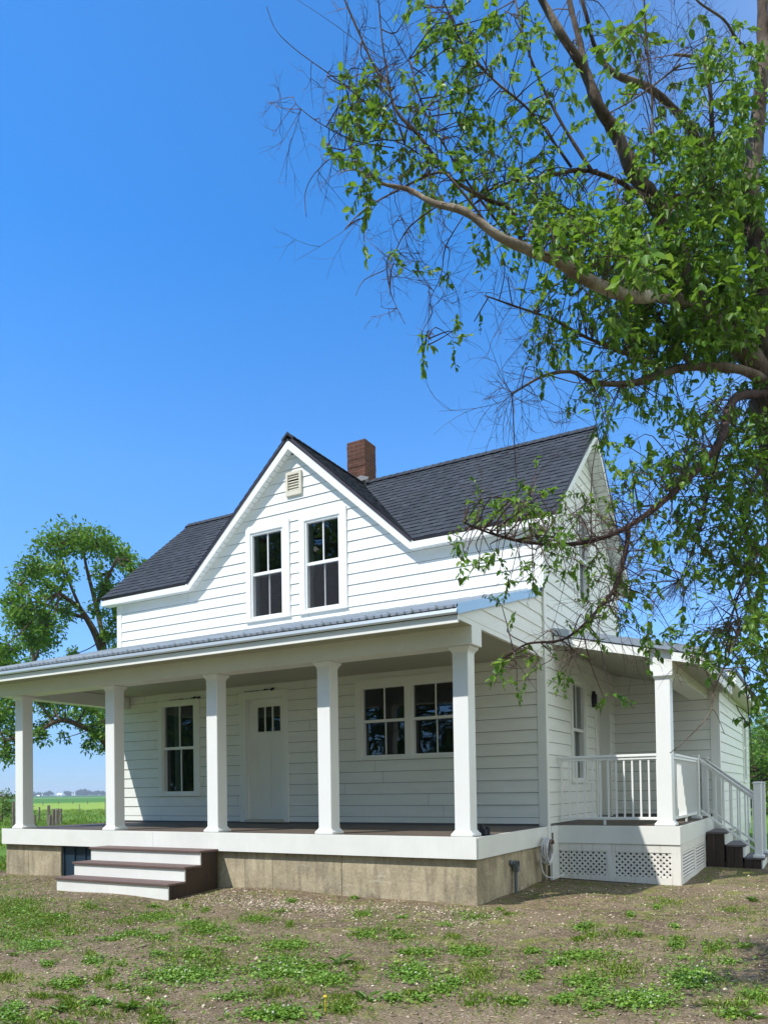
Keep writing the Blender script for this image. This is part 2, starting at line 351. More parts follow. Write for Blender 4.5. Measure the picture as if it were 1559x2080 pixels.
def clip_poly(poly, a, b, c):                              # keep a*x+b*y<=c
    out = []
    for i in range(len(poly)):
        p, q = poly[i], poly[(i+1) % len(poly)]
        dp = a*p[0]+b*p[1]-c; dq = a*q[0]+b*q[1]-c
        if dp <= 1e-9: out.append(p)
        if (dp < -1e-9 and dq > 1e-9) or (dp > 1e-9 and dq < -1e-9):
            t = dp/(dp-dq); out.append((p[0]+(q[0]-p[0])*t, p[1]+(q[1]-p[1])*t))
    return out

def smooth_path(pts, n=4):
    P = [np.array(p, float) for p in pts]; out = []
    for i in range(len(P)-1):
        p0, p1, p2, p3 = P[max(i-1, 0)], P[i], P[i+1], P[min(i+2, len(P)-1)]
        for k in range(n):
            t = k/n; out.append(0.5*((2*p1)+(-p0+p2)*t+(2*p0-5*p1+4*p2-p3)*t*t+(-p0+3*p1-3*p2+p3)*t**3))
    out.append(P[-1]); return out

# wall frames: u along the wall, v up, n outwards
def WY(y): return lambda u, v, n: (u, y-n, v)              # faces -Y
def WX(x): return lambda u, v, n: (x+n, u, v)              # faces +X
def WXn(x): return lambda u, v, n: (x-n, u, v)             # faces -X
def WYn(y): return lambda u, v, n: (u, y+n, v)             # faces +Y
EXPO = 0.175
def columns(us, ops, v0, top):
    """for each column give the free v ranges: (ua, ub, va0, va1, top at ua, top at ub or None)"""
    for ua, ub in zip(us[:-1], us[1:]):
        um = (ua+ub)/2; rs = []; cur = v0
        for (a, b, c, d) in sorted([o for o in ops if o[0] < um < o[1]], key=lambda o: o[2]):
            rs.append((cur, c)); cur = d
        rs.append((cur, None)); yield ua, ub, rs
def wall_panel(mb, fr, u0, u1, v0, top, ops, brk=(), th=0.12):
    us = sorted({u0, u1, *[o[0] for o in ops], *[o[1] for o in ops], *brk})
    us = [u for u in us if u0 <= u <= u1]
    for ua, ub, rs in columns(us, ops, v0, top):
        for lo, hi in rs:
            for n, flip in ((0, 1), (-th, 0)):
                pts = [fr(ua, lo, n), fr(ub, lo, n), fr(ub, hi if hi is not None else top(ub), n), fr(ua, hi if hi is not None else top(ua), n)]
                mb.face(pts if flip else pts[::-1])
    for a, b, c, d in ops:
        for p, q in (((a, c), (b, c)), ((b, c), (b, d)), ((b, d), (a, d)), ((a, d), (a, c))):
            mb.face([fr(p[0], p[1], 0), fr(p[0], p[1], -th), fr(q[0], q[1], -th), fr(q[0], q[1], 0)])
    mb.face([fr(u0, v0, 0), fr(u0, v0, -th), fr(u1, v0, -th), fr(u1, v0, 0)])
def clap(mb, fr, u0, u1, v0, vmax, first, uL, uR, ops, seed=1):
    """lapped boards; uL(v), uR(v) give where the row ends under a roof slope"""
    rnd = random.Random(seed)
    lines = [v0]; v = first
    while v < vmax+EXPO: lines.append(v); v += EXPO
    for zb, zt in zip(lines[:-1], lines[1:]):
        zt = min(zt, vmax)
        if zt-zb < 1e-4: continue
        full = EXPO
        jt = []; uj = u0+rnd.uniform(0.6, 3.5)
        while uj < u1-0.4: jt.append(uj); uj += 3.66
        us = sorted({u0, u1, *jt, *[o[0] for o in ops if o[2] < zt and o[3] > zb], *[o[1] for o in ops if o[2] < zt and o[3] > zb]})
        for ua, ub in zip(us[:-1], us[1:]):
            if ua in jt: ua += 0.0015
            if ub in jt: ub -= 0.0015
            um = (ua+ub)/2; segs = []; cur = zb
            for o in sorted([o for o in ops if o[0] < um < o[1] and o[2] < zt and o[3] > zb], key=lambda o: o[2]):
                if o[2] > cur: segs.append((cur, o[2]))
                cur = max(cur, o[3])
            if cur < zt: segs.append((cur, zt))
            for a, b in segs:
                pl = [(ua, a), (ub, a), (ub, b), (ua, b)]
                xa0, xa1, xb0, xb1 = uL(a), uL(b), uR(a), uR(b)
                if xa0 >= xb0: continue
                pl = [(max(ua, xa0), a), (min(ub, xb0), a), (min(ub, xb1), b), (max(ua, xa1), b)]
                if pl[0][0] >= pl[1][0]: continue
                if pl[3][0] > pl[2][0]:
                    mxx = (pl[3][0]+pl[2][0])/2; pl[3] = (mxx, b); pl[2] = (mxx, b)
                nn = lambda z: 0.018-0.013*(z-zb)/full
                g_ = 0.006 if (a == zb and zb > v0 and b-a > 0.03) else 0.0  # added slit: grey backing shows through and stands in for the lap shadow
                pl[0] = (pl[0][0], a+g_); pl[1] = (pl[1][0], a+g_)
                mb.face([fr(p[0], p[1], nn(p[1])) for p in pl])
                if a == zb: mb.face([fr(pl[0][0], zb+g_, 0.001), fr(pl[1][0], zb+g_, 0.001), fr(pl[1][0], zb+g_, 0.018), fr(pl[0][0], zb+g_, 0.018)])

# ------------------------------------------------------------------ ground
G0 = -1.295
def ground_h(x, y):
    h = 0.02*math.sin(x*1.3+0.5)*math.cos(y*1.1)+0.012*math.sin(3.1*x+y)+0.008*math.sin(5.3*y-1.7*x)
    if y > 10.0 and -4 < x < 3: h *= 0.5
    if x < -12.2: h -= 0.05*min(1, (-12.2-x)/3)
    # loose soil banked against the foundation
    d = max(-11.6-x, x+3.3, 7.95-y, y-10.3, 0)
    h += 0.035*math.exp(-(d/0.22)**2)
    return G0+h
def make_ground():
    xs = list(np.concatenate([[-6000, -2500, -1000, -400, -160, -80, -50, -36, -28, -22], np.arange(-18, 6.01, 0.2), [8, 12, 20, 40, 90, 300, 1200, 6000]]))
    ys = list(np.concatenate([[-300, -120, -60, -30, -15, -6, -2], np.arange(0, 22.01, 0.2), [24, 28, 34, 44, 60, 90, 160, 400, 1000, 2500, 6500]]))
    v = [(x, y, (ground_h(x, y) if abs(x) < 30 and abs(y) < 50 else G0-0.06)+H) for y in ys for x in xs]
    n = len(xs); f = [(j*n+i, j*n+i+1, (j+1)*n+i+1, (j+1)*n+i) for j in range(len(ys)-1) for i in range(n-1)]
    me = bpy.data.meshes.new('ground'); me.from_pydata(v, [], f); me.materials.append(M['ground'])
    me.polygons.foreach_set('use_smooth', [True]*len(f))
    o = bpy.data.objects.new('ground', me); col.objects.link(o); o['kind'] = 'structure'
make_ground()

# ------------------------------------------------------------------ farmhouse
W, XR, XL, ZD, D = 10.416, -3.308, -11.68, -0.526, 7.909
RIDGE_Y, RIDGE_Z, EY, EZ = 12.67, 5.887, 10.26, 3.76
XE, XEL, XG, BACK = -3.07, -11.99, -7.527, 14.92
hs_ = thing('farmhouse', 'white clapboard farmhouse with dark shingle roof, brick chimney and long front porch', 'house', (-7.5, 11.0, G0))
gab = lambda u: max(3.63, 5.655-0.885*abs(u-XG))
gw = lambda a, b, c, d, f=0.03: (a-f, b+f, c-f, d+f)
win_ops = [gw(-8.40, -7.775, 2.99, 4.40), gw(-7.27, -6.645, 2.99, 4.41), gw(-10.505, -9.775, 0.03, 1.59),
           gw(-6.23, -5.50, 0.548, 1.588), gw(-5.35, -4.62, 0.548, 1.588), (-8.57, -7.79, -0.46, 1.585)]
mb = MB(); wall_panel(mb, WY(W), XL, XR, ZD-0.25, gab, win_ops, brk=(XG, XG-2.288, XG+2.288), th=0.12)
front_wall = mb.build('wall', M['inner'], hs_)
mb = MB()
slope = lambda v: max(0.0, (5.655-v)/0.885)
clap(mb, WY(W), XL+0.09, XR-0.09, ZD+0.03, 5.6, ZD+0.115, lambda v: XL if v < 3.66 else XG-slope(v), lambda v: XR if v < 3.66 else XG+slope(v), win_ops)
mb.build('siding', M['siding'], front_wall)
# side wall (+X) with gable
sgab = lambda u: 3.63+(5.70-3.63)*max(0, 1-abs(u-RIDGE_Y)/(RIDGE_Y-W))
side_ops = [gw(12.26, 12.82, 3.02, 4.42), gw(11.74, 12.38, 0.147, 1.606), (13.15, 14.05, -0.50, 1.60)]
mb = MB(); wall_panel(mb, WX(XR), W+0.12, BACK-0.12, ZD-0.1, sgab, side_ops, brk=(RIDGE_Y,), th=0.12)
side_wall = mb.build('wall', M['inner'], hs_)
mb = MB(); ssl = lambda v: max(0.0, (5.70-v)/(5.70-3.63)*(RIDGE_Y-W))
clap(mb, WX(XR), W+0.09, BACK-0.09, ZD+0.03, 5.65, ZD+0.115, lambda v: W if v < 3.66 else RIDGE_Y-ssl(v), lambda v: BACK if v < 3.66 else RIDGE_Y+ssl(v), side_ops, 2)
mb.build('siding', M['siding'], side_wall)
# west and north walls, plain
mb = MB(); wall_panel(mb, WXn(XL), W+0.12, BACK-0.12, ZD-0.1, sgab, [], brk=(RIDGE_Y,))
ww = mb.build('wall', M['inner'], hs_)
mb = MB(); clap(mb, WXn(XL), W+0.09, BACK-0.09, ZD+0.03, 5.65, ZD+0.115, lambda v: W if v < 3.66 else RIDGE_Y-ssl(v), lambda v: BACK if v < 3.66 else RIDGE_Y+ssl(v), [], 3)
mb.build('siding', M['siding'], ww)
mb = MB(); bops = [(-5.9, -4.9, 0.3, 1.5)]
wall_panel(mb, WYn(BACK), XL, XR, ZD-0.1, lambda u: 3.63, bops)
nw = mb.build('wall', M['inner'], hs_)
mb = MB(); clap(mb, WYn(BACK), XL+0.09, XR-0.09, ZD+0.03, 3.63, ZD+0.115, lambda v: XL, lambda v: XR, bops, 4)
mb.build('siding', M['siding'], nw)
# corner boards
SYf_ = 10.78
for bb in ((XR-0.105, XR+0.022, W-0.022, W+0.085, -0.78, 3.62), (XR-0.0, XR+0.040, W+0.086, SYf_+0.02, -1.28, ZD-0.006), (XL-0.022, XL+0.10, W-0.022, W+0.09, ZD, 3.62), (XR-0.09, XR+0.022, BACK-0.09, BACK+0.022, 1.2, 3.62), (XL-0.022, XL+0.09, BACK-0.09, BACK+0.022, ZD, 3.62)):
    mb = MB(); mb.box(*bb); mb.build('corner_board', M['trim'], hs_, bevel=0.003)
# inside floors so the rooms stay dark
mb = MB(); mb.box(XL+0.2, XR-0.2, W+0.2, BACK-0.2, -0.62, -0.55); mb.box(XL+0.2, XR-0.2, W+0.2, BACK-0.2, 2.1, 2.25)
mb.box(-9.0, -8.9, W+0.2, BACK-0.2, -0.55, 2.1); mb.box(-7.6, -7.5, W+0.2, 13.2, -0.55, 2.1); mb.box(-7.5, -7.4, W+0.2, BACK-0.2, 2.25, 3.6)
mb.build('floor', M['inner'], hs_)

# roof planes ------------------------------------------------------
roof = None
def roof_plane(mb, slab, poly3, udir, th=0.045, seed=0):
    """poly3: convex 3D polygon, udir: level direction; lays shingle courses up the slope"""
    P = [np.array(p, float) for p in poly3]; u = np.array(udir, float); u /= np.linalg.norm(u)
    nrm = np.cross(P[1]-P[0], P[2]-P[0]); nrm /= np.linalg.norm(nrm)
    if nrm[2] < 0: nrm = -nrm
    v = np.cross(nrm, u)
    if v[2] < 0: v = -v
    o = min(P, key=lambda p: p@v)
    q = [((p-o)@u, (p-o)@v) for p in P]
    area = sum(q[i][0]*q[(i+1) % len(q)][1]-q[(i+1) % len(q)][0]*q[i][1] for i in range(len(q)))
    if area < 0: q = q[::-1]
    vm = max(p[1] for p in q); rnd = random.Random(seed); k = 0
    to3 = lambda a, n: o+u*a[0]+v*a[1]+nrm*n
    while k*0.143 < vm:
        a, b = k*0.143, (k+1)*0.143
        c = clip_poly(clip_poly(q, 0, -1, -a), 0, 1, b)
        k += 1
        if len(c) < 3: continue
        mb.face([to3(p, 0.013-0.009*(p[1]-a)/0.143) for p in c], [(p[0]+seed*3.1, p[1]) for p in c])
        lo = [p for p in c if abs(p[1]-a) < 1e-6]
        if len(lo) >= 2:
            x0, x1 = min(p[0] for p in lo), max(p[0] for p in lo)
            mb.face([to3((x0, a), 0.0), to3((x1, a), 0.0), to3((x1, a), 0.013), to3((x0, a), 0.013)], [(x0, a), (x1, a), (x1, a), (x0, a)])
            # raised laminated tabs
            x = x0+rnd.uniform(0, 0.2)
            while x < x1-0.12:
                wd = rnd.uniform(0.10, 0.22); x2 = min(x+wd, x1-0.02); top = a+0.137
                cc = clip_poly(clip_poly([(x, a), (x2, a), (x2, top), (x, top)], 0, 1, b), 0, -1, -a)
                for i in range(len(q)):
                    p0, p1 = q[i], q[(i+1) % len(q)]; nx, ny = p1[1]-p0[1], -(p1[0]-p0[0])
                    cc = clip_poly(cc, nx, ny, nx*p0[0]+ny*p0[1]) if len(cc) > 2 else cc
                if len(cc) > 3:
                    mb.face([to3(p, 0.0175-0.009*(p[1]-a)/0.143) for p in cc], [(p[0]+5.3+seed, p[1]+0.07) for p in cc])
                    mb.face([to3((x, a), 0.011), to3((x2, a), 0.011), to3((x2, a), 0.0175), to3((x, a), 0.0175)])
                x = x2+rnd.uniform(0.05, 0.17)
    for n in (-0.0, -th):
        slab.face([to3(p, n-0.001) for p in (q if n == 0 else q[::-1])])
    for i in range(len(q)):
        slab.face([to3(q[i], -th), to3(q[(i+1) % len(q)], -th), to3(q[(i+1) % len(q)], 0), to3(q[i], 0)])
mb, slab = MB(), MB()
VLx, VRx = -9.80, -5.252
roof_plane(mb, slab, [(XEL, EY, EZ), (VLx, EY, EZ), (XG, RIDGE_Y, RIDGE_Z), (XEL, RIDGE_Y, RIDGE_Z)], (1, 0, 0), seed=1)
roof_plane(mb, slab, [(VRx, EY, EZ), (XE, EY, EZ), (XE, RIDGE_Y, RIDGE_Z), (XG, RIDGE_Y, RIDGE_Z)], (1, 0, 0), seed=2)
roof_plane(mb, slab, [(XEL, 2*RIDGE_Y-EY, EZ), (XEL, RIDGE_Y, RIDGE_Z), (XE, RIDGE_Y, RIDGE_Z), (XE, 2*RIDGE_Y-EY, EZ)], (1, 0, 0), seed=3)
roof_plane(mb, slab, [(VLx, EY, EZ), (XG, EY, RIDGE_Z), (XG, RIDGE_Y, RIDGE_Z)], (0, 1, 0), seed=4)
roof_plane(mb, slab, [(VRx, EY, EZ), (XG, RIDGE_Y, RIDGE_Z), (XG, EY, RIDGE_Z)], (0, 1, 0), seed=5)
roof = mb.build('roof', M['shingle'], hs_)
slab.build('roof_deck', M['drip'], roof)
mb = MB()                                                       # ridge caps
def capline(a, b, side):
    a, b, side = map(np.array, (a, b, side)); L = np.linalg.norm(b-a); n = int(L/0.145)
    for k in range(n):
        p = a+(b-a)*k/n; q = a+(b-a)*(k+1.06)/n; lift0, lift1 = 0.040, 0.030
        for sg in (-1, 1):
            dn = np.array([0, 0, -0.105])
            mb.face([p+(0, 0, lift0), q+(0, 0, lift1), q+side*sg*0.12+dn+(0, 0, lift1), p+side*sg*0.12+dn+(0, 0, lift0)], [(p[0]+p[1], 0), (q[0]+q[1], 0), (q[0]+q[1], .13), (p[0]+p[1], .13)])
        mb.face([p+(0, 0, lift0), p+side*0.12+(0, 0, lift0-0.105), p+side*0.12+(0, 0, -0.105), p-side*0.12+(0, 0, -0.105), p-side*0.12+(0, 0, lift0-0.105)])
capline((XE, RIDGE_Y, RIDGE_Z+0.01), (XG+0.05, RIDGE_Y, RIDGE_Z+0.01), (0, 1, 0))
mb.build('ridge_cap', M['shingle'], roof); mb = MB()
capline((XEL, RIDGE_Y, RIDGE_Z+0.01), (XG-0.3, RIDGE_Y, RIDGE_Z+0.01), (0, 1, 0))
mb.build('ridge_cap', M['shingle'], roof); mb = MB()
capline((XG, EY, RIDGE_Z+0.01), (XG, RIDGE_Y-0.1, RIDGE_Z+0.01), (1, 0, 0))
mb.build('ridge_cap', M['shingle'], roof)
# fascia of the front eave and cross gable
mb = MB(); ft = [(XEL, 3.715), (VLx-0.02, 3.722), (XG, 5.80), (VRx+0.02, 3.722), (XE, 3.715)]
fb = [(XEL, 3.62), (VLx+0.055, 3.62), (XG, 5.652), (VRx-0.055, 3.62), (XE, 3.62)]
for k in range(4):
    mb.prism([fb[k], fb[k+1], ft[k+1], ft[k]], 'y', EY+0.012, EY+0.034)
mb.build('fascia', M['trim'], roof)
mb = MB()                                                       # side rakes and back eave
for xx in (XE-0.026, XEL+0.004):
    for s_ in (-1, 1):
        e = RIDGE_Y+s_*(RIDGE_Y-EY-0.04)
        mb.prism([(e, 3.60), (RIDGE_Y, 5.70), (RIDGE_Y, 5.835), (e, 3.735)], 'x', xx, xx+0.022)
mb.box(XEL, XE, 2*RIDGE_Y-EY-0.03, 2*RIDGE_Y-EY-0.008, 3.60, 3.73)
mb.build('rake_board', M['trim'], roof)
mb = MB()                                                       # soffit slats
def soff(p0, p1, ydeep0, ydeep1):
    p0, p1 = np.array(p0), np.array(p1); L = np.linalg.norm(p1-p0); n = max(1, int(L/0.105))
    for k in range(n):
        a = p0+(p1-p0)*(k+0.02)/n; b = p0+(p1-p0)*(k+0.97)/n
        mb.face([(a[0], ydeep0, a[1]), (b[0], ydeep0, b[1]), (b[0], ydeep1, b[1]), (a[0], ydeep1, a[1])])
for k in range(4): soff(np.array(fb[k])+(0, 0.004), np.array(fb[k+1])+(0, 0.004), EY+0.034, W+0.05)
def soffx(y0, z0, y1, z1, x0, x1):
    n = max(1, int(math.hypot(y1-y0, z1-z0)/0.12))
    for k in range(n):
        ta, tb = (k+0.02)/n, (k+0.97)/n
        mb.face([(x0, y0+(y1-y0)*ta, z0+(z1-z0)*ta), (x1, y0+(y1-y0)*ta, z0+(z1-z0)*ta), (x1, y0+(y1-y0)*tb, z0+(z1-z0)*tb), (x0, y0+(y1-y0)*tb, z0+(z1-z0)*tb)])
for (xa, xb) in ((XR-0.03, XE-0.026), (XEL+0.02, XL+0.03)):
    soffx(EY+0.04, 3.625, RIDGE_Y, 5.72, xa, xb); soffx(2*RIDGE_Y-EY-0.04, 3.625, RIDGE_Y, 5.72, xa, xb)
mb.box(XEL, XE, BACK, 2*RIDGE_Y-EY-0.03, 3.61, 3.62)
mb.build('soffit', M['trim'], roof)

# chimney ------------------------------------------------------------
mb = MB(); cx0, cx1, cy0, cy1 = -7.80, -7.405, 12.56, 12.97
rnd = random.Random(8); zc = 5.4
while zc < 6.64:
    e = [rnd.uniform(-0.005, 0.005) for _ in range(4)]; mb.box(cx0+e[0], cx1+e[1], cy0+e[2], cy1+e[3], zc, zc+0.0715, uvm=True); zc += 0.072
mb.box(cx0+0.09, cx1-0.09, cy0+0.09, cy1-0.09, 6.6, 6.68)
ch = mb.build('chimney', M['brick'], roof)
mb = MB(); mb.box(cx0-0.015, cx1+0.015, cy0-0.02, cy0-0.003, 5.70, 5.955); mb.box(cx1+0.003, cx1+0.02, cy0-0.015, cy1, 5.70, 5.93)
mb.prism([(cx1-0.16, 5.86), (cx1+0.10, 5.86), (cx1+0.13, 5.90), (cx1-0.05, 5.965), (cx1-0.18, 5.93)], 'y', cy0-0.09, cy0-0.065)
mb.build('flashing', M['silver'], ch)

# windows ---------------------------------------------------------------
def window(fr, a, b, c, d, cas=(0.10, 0.10, 0.13, 0.05), mid=None, sill=True, screen=False, name='window', lab=None, curtain=None, casing=True):
    """opening a..b, c..d in wall frame fr; double hung with one vertical bar in each sash"""
    mid = mid if mid is not None else (c+d)/2; a, b, c, d = gw(a, b, c, d); l, r_, t_, bt = [max(0.02, q-0.03) for q in cas]; mid = mid if mid is not None else (c+d)/2
    mb = MB()
    def bx(u0, u1, v0, v1, n0, n1):
        P = [fr(u, v, n) for u in (u0, u1) for v in (v0, v1) for n in (n0, n1)]
        A = np.array(P); lo, hi = A.min(0), A.max(0); mb.box(lo[0], hi[0], lo[1], hi[1], lo[2], hi[2])
    if casing:
        bx(a-l, a, c-bt, d+t_, 0.002, 0.034); bx(b, b+r_, c-bt, d+t_, 0.002, 0.034)
        bx(a, b, d, d+t_, 0.002, 0.034); bx(a, b, c-bt, c, 0.002, 0.034)
        if sill: bx(a-l-0.005, b+r_+0.005, c-bt-0.03, c-bt-0.002, 0.002, 0.045)
    wroot = mb.build(name, M['trim'], hs_, bevel=0.003) if casing else None
    mb = MB(); f = 0.035
    bx(a, a+f, c, d, -0.075, 0.016); bx(b-f, b, c, d, -0.075, 0.016); bx(a+f, b-f, c, c+f, -0.075, 0.022); bx(a+f, b-f, d-f, d, -0.075, 0.016)
    bx(a+f, b-f, mid-0.025, mid+0.025, -0.045, 0.004)
    fo = mb.build('frame', M['vinyl'], wroot if wroot else hs_, bevel=0.002)
    mb = MB(); um = (a+b)/2
    bx(um-0.009, um+0.009, mid+0.025, d-f, -0.034, -0.016); bx(um+0.0-0.009, um+0.009, c+f, mid-0.025, -0.066, -0.050)
    mb.build('muntin', M['vinyl'], wroot if wroot else hs_)
    for v0, v1, n in ((mid+0.025, d-f, -0.036), (c+f, mid-0.025, -0.068)):
        mb = MB(); mb.face([fr(a+f, v0, n), fr(b-f, v0, n), fr(b-f, v1, n), fr(a+f, v1, n)]); mb.build('pane', M['glass'], wroot if wroot else hs_)
    if screen:
        mb = MB(); mb.face([fr(a+f, c+f, -0.008), fr(b-f, c+f, -0.008), fr(b-f, mid-0.025, -0.008), fr(a+f, mid-0.025, -0.008)])
        mb.build('insect_screen', M['screen'], wroot if wroot else hs_)
    if curtain:
        mb = MB()
        for (u0, u1, u2, u3) in curtain:
            n = 10; P = []
            for k in range(n+1):
                s_ = k/n; dpt = -0.10-0.012*math.sin(k*2.2)
                P.append((fr(u0+(u1-u0)*s_, d, dpt), fr(u2+(u3-u2)*s_, c-0.05, dpt)))
            for k in range(n): mb.face([P[k][0], P[k+1][0], P[k+1][1], P[k][1]])
        mb.build('curtain', M['curtain'], wroot)
    if lab: wroot['label'] = lab
    return wroot
window(WY(W), -8.40, -7.775, 2.99, 4.40, (0.13, 0.17, 0.15, 0.05), mid=3.72, screen=True, curtain=[(-8.45, -8.35, -8.45, -8.31)], lab='left upstairs window of the front gable')
window(WY(W), -7.27, -6.645, 2.99, 4.41, (0.14, 0.16, 0.14, 0.05), mid=3.725, screen=True, curtain=[(-7.32, -7.22, -7.32, -7.2)], lab='right upstairs window of the front gable')
window(WY(W), -10.505, -9.775, 0.03, 1.59, (0.12, 0.15, 0.10, 0.05), mid=0.82, curtain=[(-10.36, -10.17, -10.33, -10.22)], lab='tall porch window with a pale curtain behind')
# paired window shares one casing
mb = MB()
for (a, b, c, d) in ((-6.365, -6.26, 0.518, 1.618), (-5.47, -5.38, 0.518, 1.618), (-4.59, -4.48, 0.518, 1.618), (-6.365, -4.48, 1.618, 1.735), (-6.365, -4.48, 0.50, 0.518)):
    mb.box(a, b, W-0.034, W-0.002, c, d)
mb.box(-6.37, -4.475, W-0.046, W-0.002, 0.472, 0.498)
pw = mb.build('window', M['trim'], hs_, bevel=0.003); pw['label'] = 'wide paired porch window in one shared casing'
for (a, b) in ((-6.26, -5.47), (-5.38, -4.59)):
    f = 0.03; c, d, mid = 0.518, 1.618, 1.078; um = (a+b)/2
    mb = MB(); mb.box(a, a+f, W-0.016, W+0.075, c, d); mb.box(b-f, b, W-0.016, W+0.075, c, d); mb.box(a+f, b-f, W-0.018, W+0.075, c, c+f); mb.box(a+f, b-f, W-0.016, W+0.075, d-f, d); mb.box(a+f, b-f, W-0.004, W+0.045, mid-0.022, mid+0.022)
    mb.build('frame', M['vinyl'], pw, bevel=0.002)
    mb = MB(); mb.box(um-0.009, um+0.009, W+0.016, W+0.034, mid+0.022, d-f); mb.box(um-0.008, um+0.008, W+0.05, W+0.066, c+f, mid-0.022); mb.build('muntin', M['vinyl'], pw)
    for v0, v1, yy in ((mid+0.022, d-f, W+0.036), (c+f, mid-0.022, W+0.068)):
        mb = MB(); mb.face([(a+f, yy, v0), (b-f, yy, v0), (b-f, yy, v1), (a+f, yy, v1)]); mb.build('pane', M['glass'], pw)
window(WX(XR), 12.26, 12.82, 3.02, 4.42, (0.12, 0.12, 0.12, 0.05), mid=3.70, lab='upstairs window in the side gable reflecting the sky')
window(WX(XR), 11.74, 12.38, 0.147, 1.606, (0.11, 0.13, 0.11, 0.05), mid=0.90, lab='narrow looking window on the side porch wall')
# black loose flashing scraps above the left window and the door
mb = MB(); rnd = random.Random(4)
def scraps(x0, x1, z):
    x = x0
    while x < x1:
        wd = rnd.uniform(0.03, 0.11); hh = rnd.uniform(0.006, 0.020)*(1.6 if x > x0+(x1-x0)*0.55 else 0.6)
        mb.prism([(x, z), (x+wd*0.4, z-hh*rnd.random()), (x+wd, z), (x+wd*0.9, z+hh), (x+wd*0.3, z+hh*0.8)], 'y', W-0.042, W-0.036)
        x += wd*rnd.uniform(0.7, 1.5)
scraps(-10.35, -9.62, 1.70); mb.build('flashing_scrap', M['black'], hs_); mb = MB(); scraps(-8.6, -8.0, 1.722)
mb.build('flashing_scrap', M['black'], hs_)

# front door -------------------------------------------------------------
mb = MB(); a, b, c, d = -8.57, -7.79, -0.46, 1.585
mb.box(a-0.14, a, W-0.032, W-0.002, ZD+0.02, d+0.13); mb.box(b, b+0.105, W-0.032, W-0.002, ZD+0.02, d+0.13); mb.box(a, b, W-0.032, W-0.002, d, d+0.13)
mb.box(a, a+0.012, W-0.001, W+0.11, c, d); mb.box(b-0.012, b, W-0.001, W+0.11, c, d); mb.box(a, b, W-0.001, W+0.11, d-0.012, d)
door = mb.build('door', M['trim'], hs_, bevel=0.003); door['label'] = 'white front door with three small panes on the porch'
ys = W+0.06; g0, g1, gz0, gz1 = -8.385, -7.90, 1.03, 1.45
mb = MB()
mb.box(a+0.012, g0-0.0, ys, ys+0.045, c, d-0.012); mb.box(g1, b-0.012, ys, ys+0.045, c, d-0.012)
mb.box(g0, g1, ys, ys+0.045, gz1, d-0.012); mb.box(g0, g1, ys, ys+0.045, 0.90, gz0)
mb.box(g0, g1, ys, ys+0.045, c, -0.27)
mb.box(-8.165, -8.115, ys, ys+0.045, -0.27, 0.90)
mb.box(g0+0.0, -8.165, ys+0.014, ys+0.03, -0.27, 0.90); mb.box(-8.115, g1, ys+0.014, ys+0.03, -0.27, 0.90)
mb.box(g0-0.02, g1+0.02, ys-0.014, ys, gz0-0.045, gz0-0.012)
for k in (1, 2):
    xx = g0+(g1-g0)*k/3; mb.box(xx-0.010, xx+0.010, ys-0.004, ys+0.03, gz0, gz1)
mb.build('door_leaf', M['trim'], door, bevel=0.003)
mb = MB(); mb.face([(g0, ys+0.02, gz0), (g1, ys+0.02, gz0), (g1, ys+0.02, gz1), (g0, ys+0.02, gz1)]); mb.build('pane', M['glass'], door)
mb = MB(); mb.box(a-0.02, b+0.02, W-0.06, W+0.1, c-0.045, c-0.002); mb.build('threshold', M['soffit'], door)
# side door
mb = MB(); a, b, c, d = 13.15, 14.05, -0.50, 1.60
mb.box(XR+0.002, XR+0.032, a-0.09, a, ZD+0.01, d+0.11); mb.box(XR+0.002, XR+0.032, b, b+0.10, ZD+0.01, d+0.11); mb.box(XR+0.002, XR+0.032, a, b, d, d+0.11)
mb.box(XR-0.16, XR+0.001, b-0.012, b, c, d); mb.box(XR-0.16, XR+0.001, a, a+0.012, c, d); mb.box(XR-0.16, XR+0.001, a, b, d-0.012, d)
sd = mb.build('door', M['trim'], hs_, bevel=0.003); sd['label'] = 'recessed side porch door with a narrow dark pane'
mb = MB(); xs_ = XR-0.15
mb.box(xs_-0.045, xs_, a+0.012, 13.35, c, d-0.012); mb.box(xs_-0.045, xs_, 13.90, b-0.012, c, d-0.012); mb.box(xs_-0.045, xs_, 13.35, 13.90, 1.40, d-0.012); mb.box(xs_-0.045, xs_, 13.35, 13.90, c, 1.02)
mb.build('door_leaf', M['trim'], sd); mb = MB(); mb.face([(xs_-0.02, 13.35, 1.02), (xs_-0.02, 13.90, 1.02), (xs_-0.02, 13.90, 1.40), (xs_-0.02, 13.35, 1.40)]); mb.build('pane', M['glass'], sd)
mb = MB(); mb.box(XR+0.017, XR+0.03, 12.76, 12.84, -0.03, 0.07); mb.box(XR+0.03, XR+0.036, 12.785, 12.815, 0.03, 0.05); mb.box(XR+0.03, XR+0.036, 12.785, 12.815, -0.01, 0.01)
mb.build('outlet_box', M['pipe'], hs_)
mb = MB(); mb.box(XR+0.017, XR+0.09, 12.88, 12.96, 1.33, 1.55); mb.box(XR+0.02, XR+0.07, 12.90, 12.94, 1.55, 1.60); mb.build('wall_lamp', M['black'], hs_, bevel=0.008)

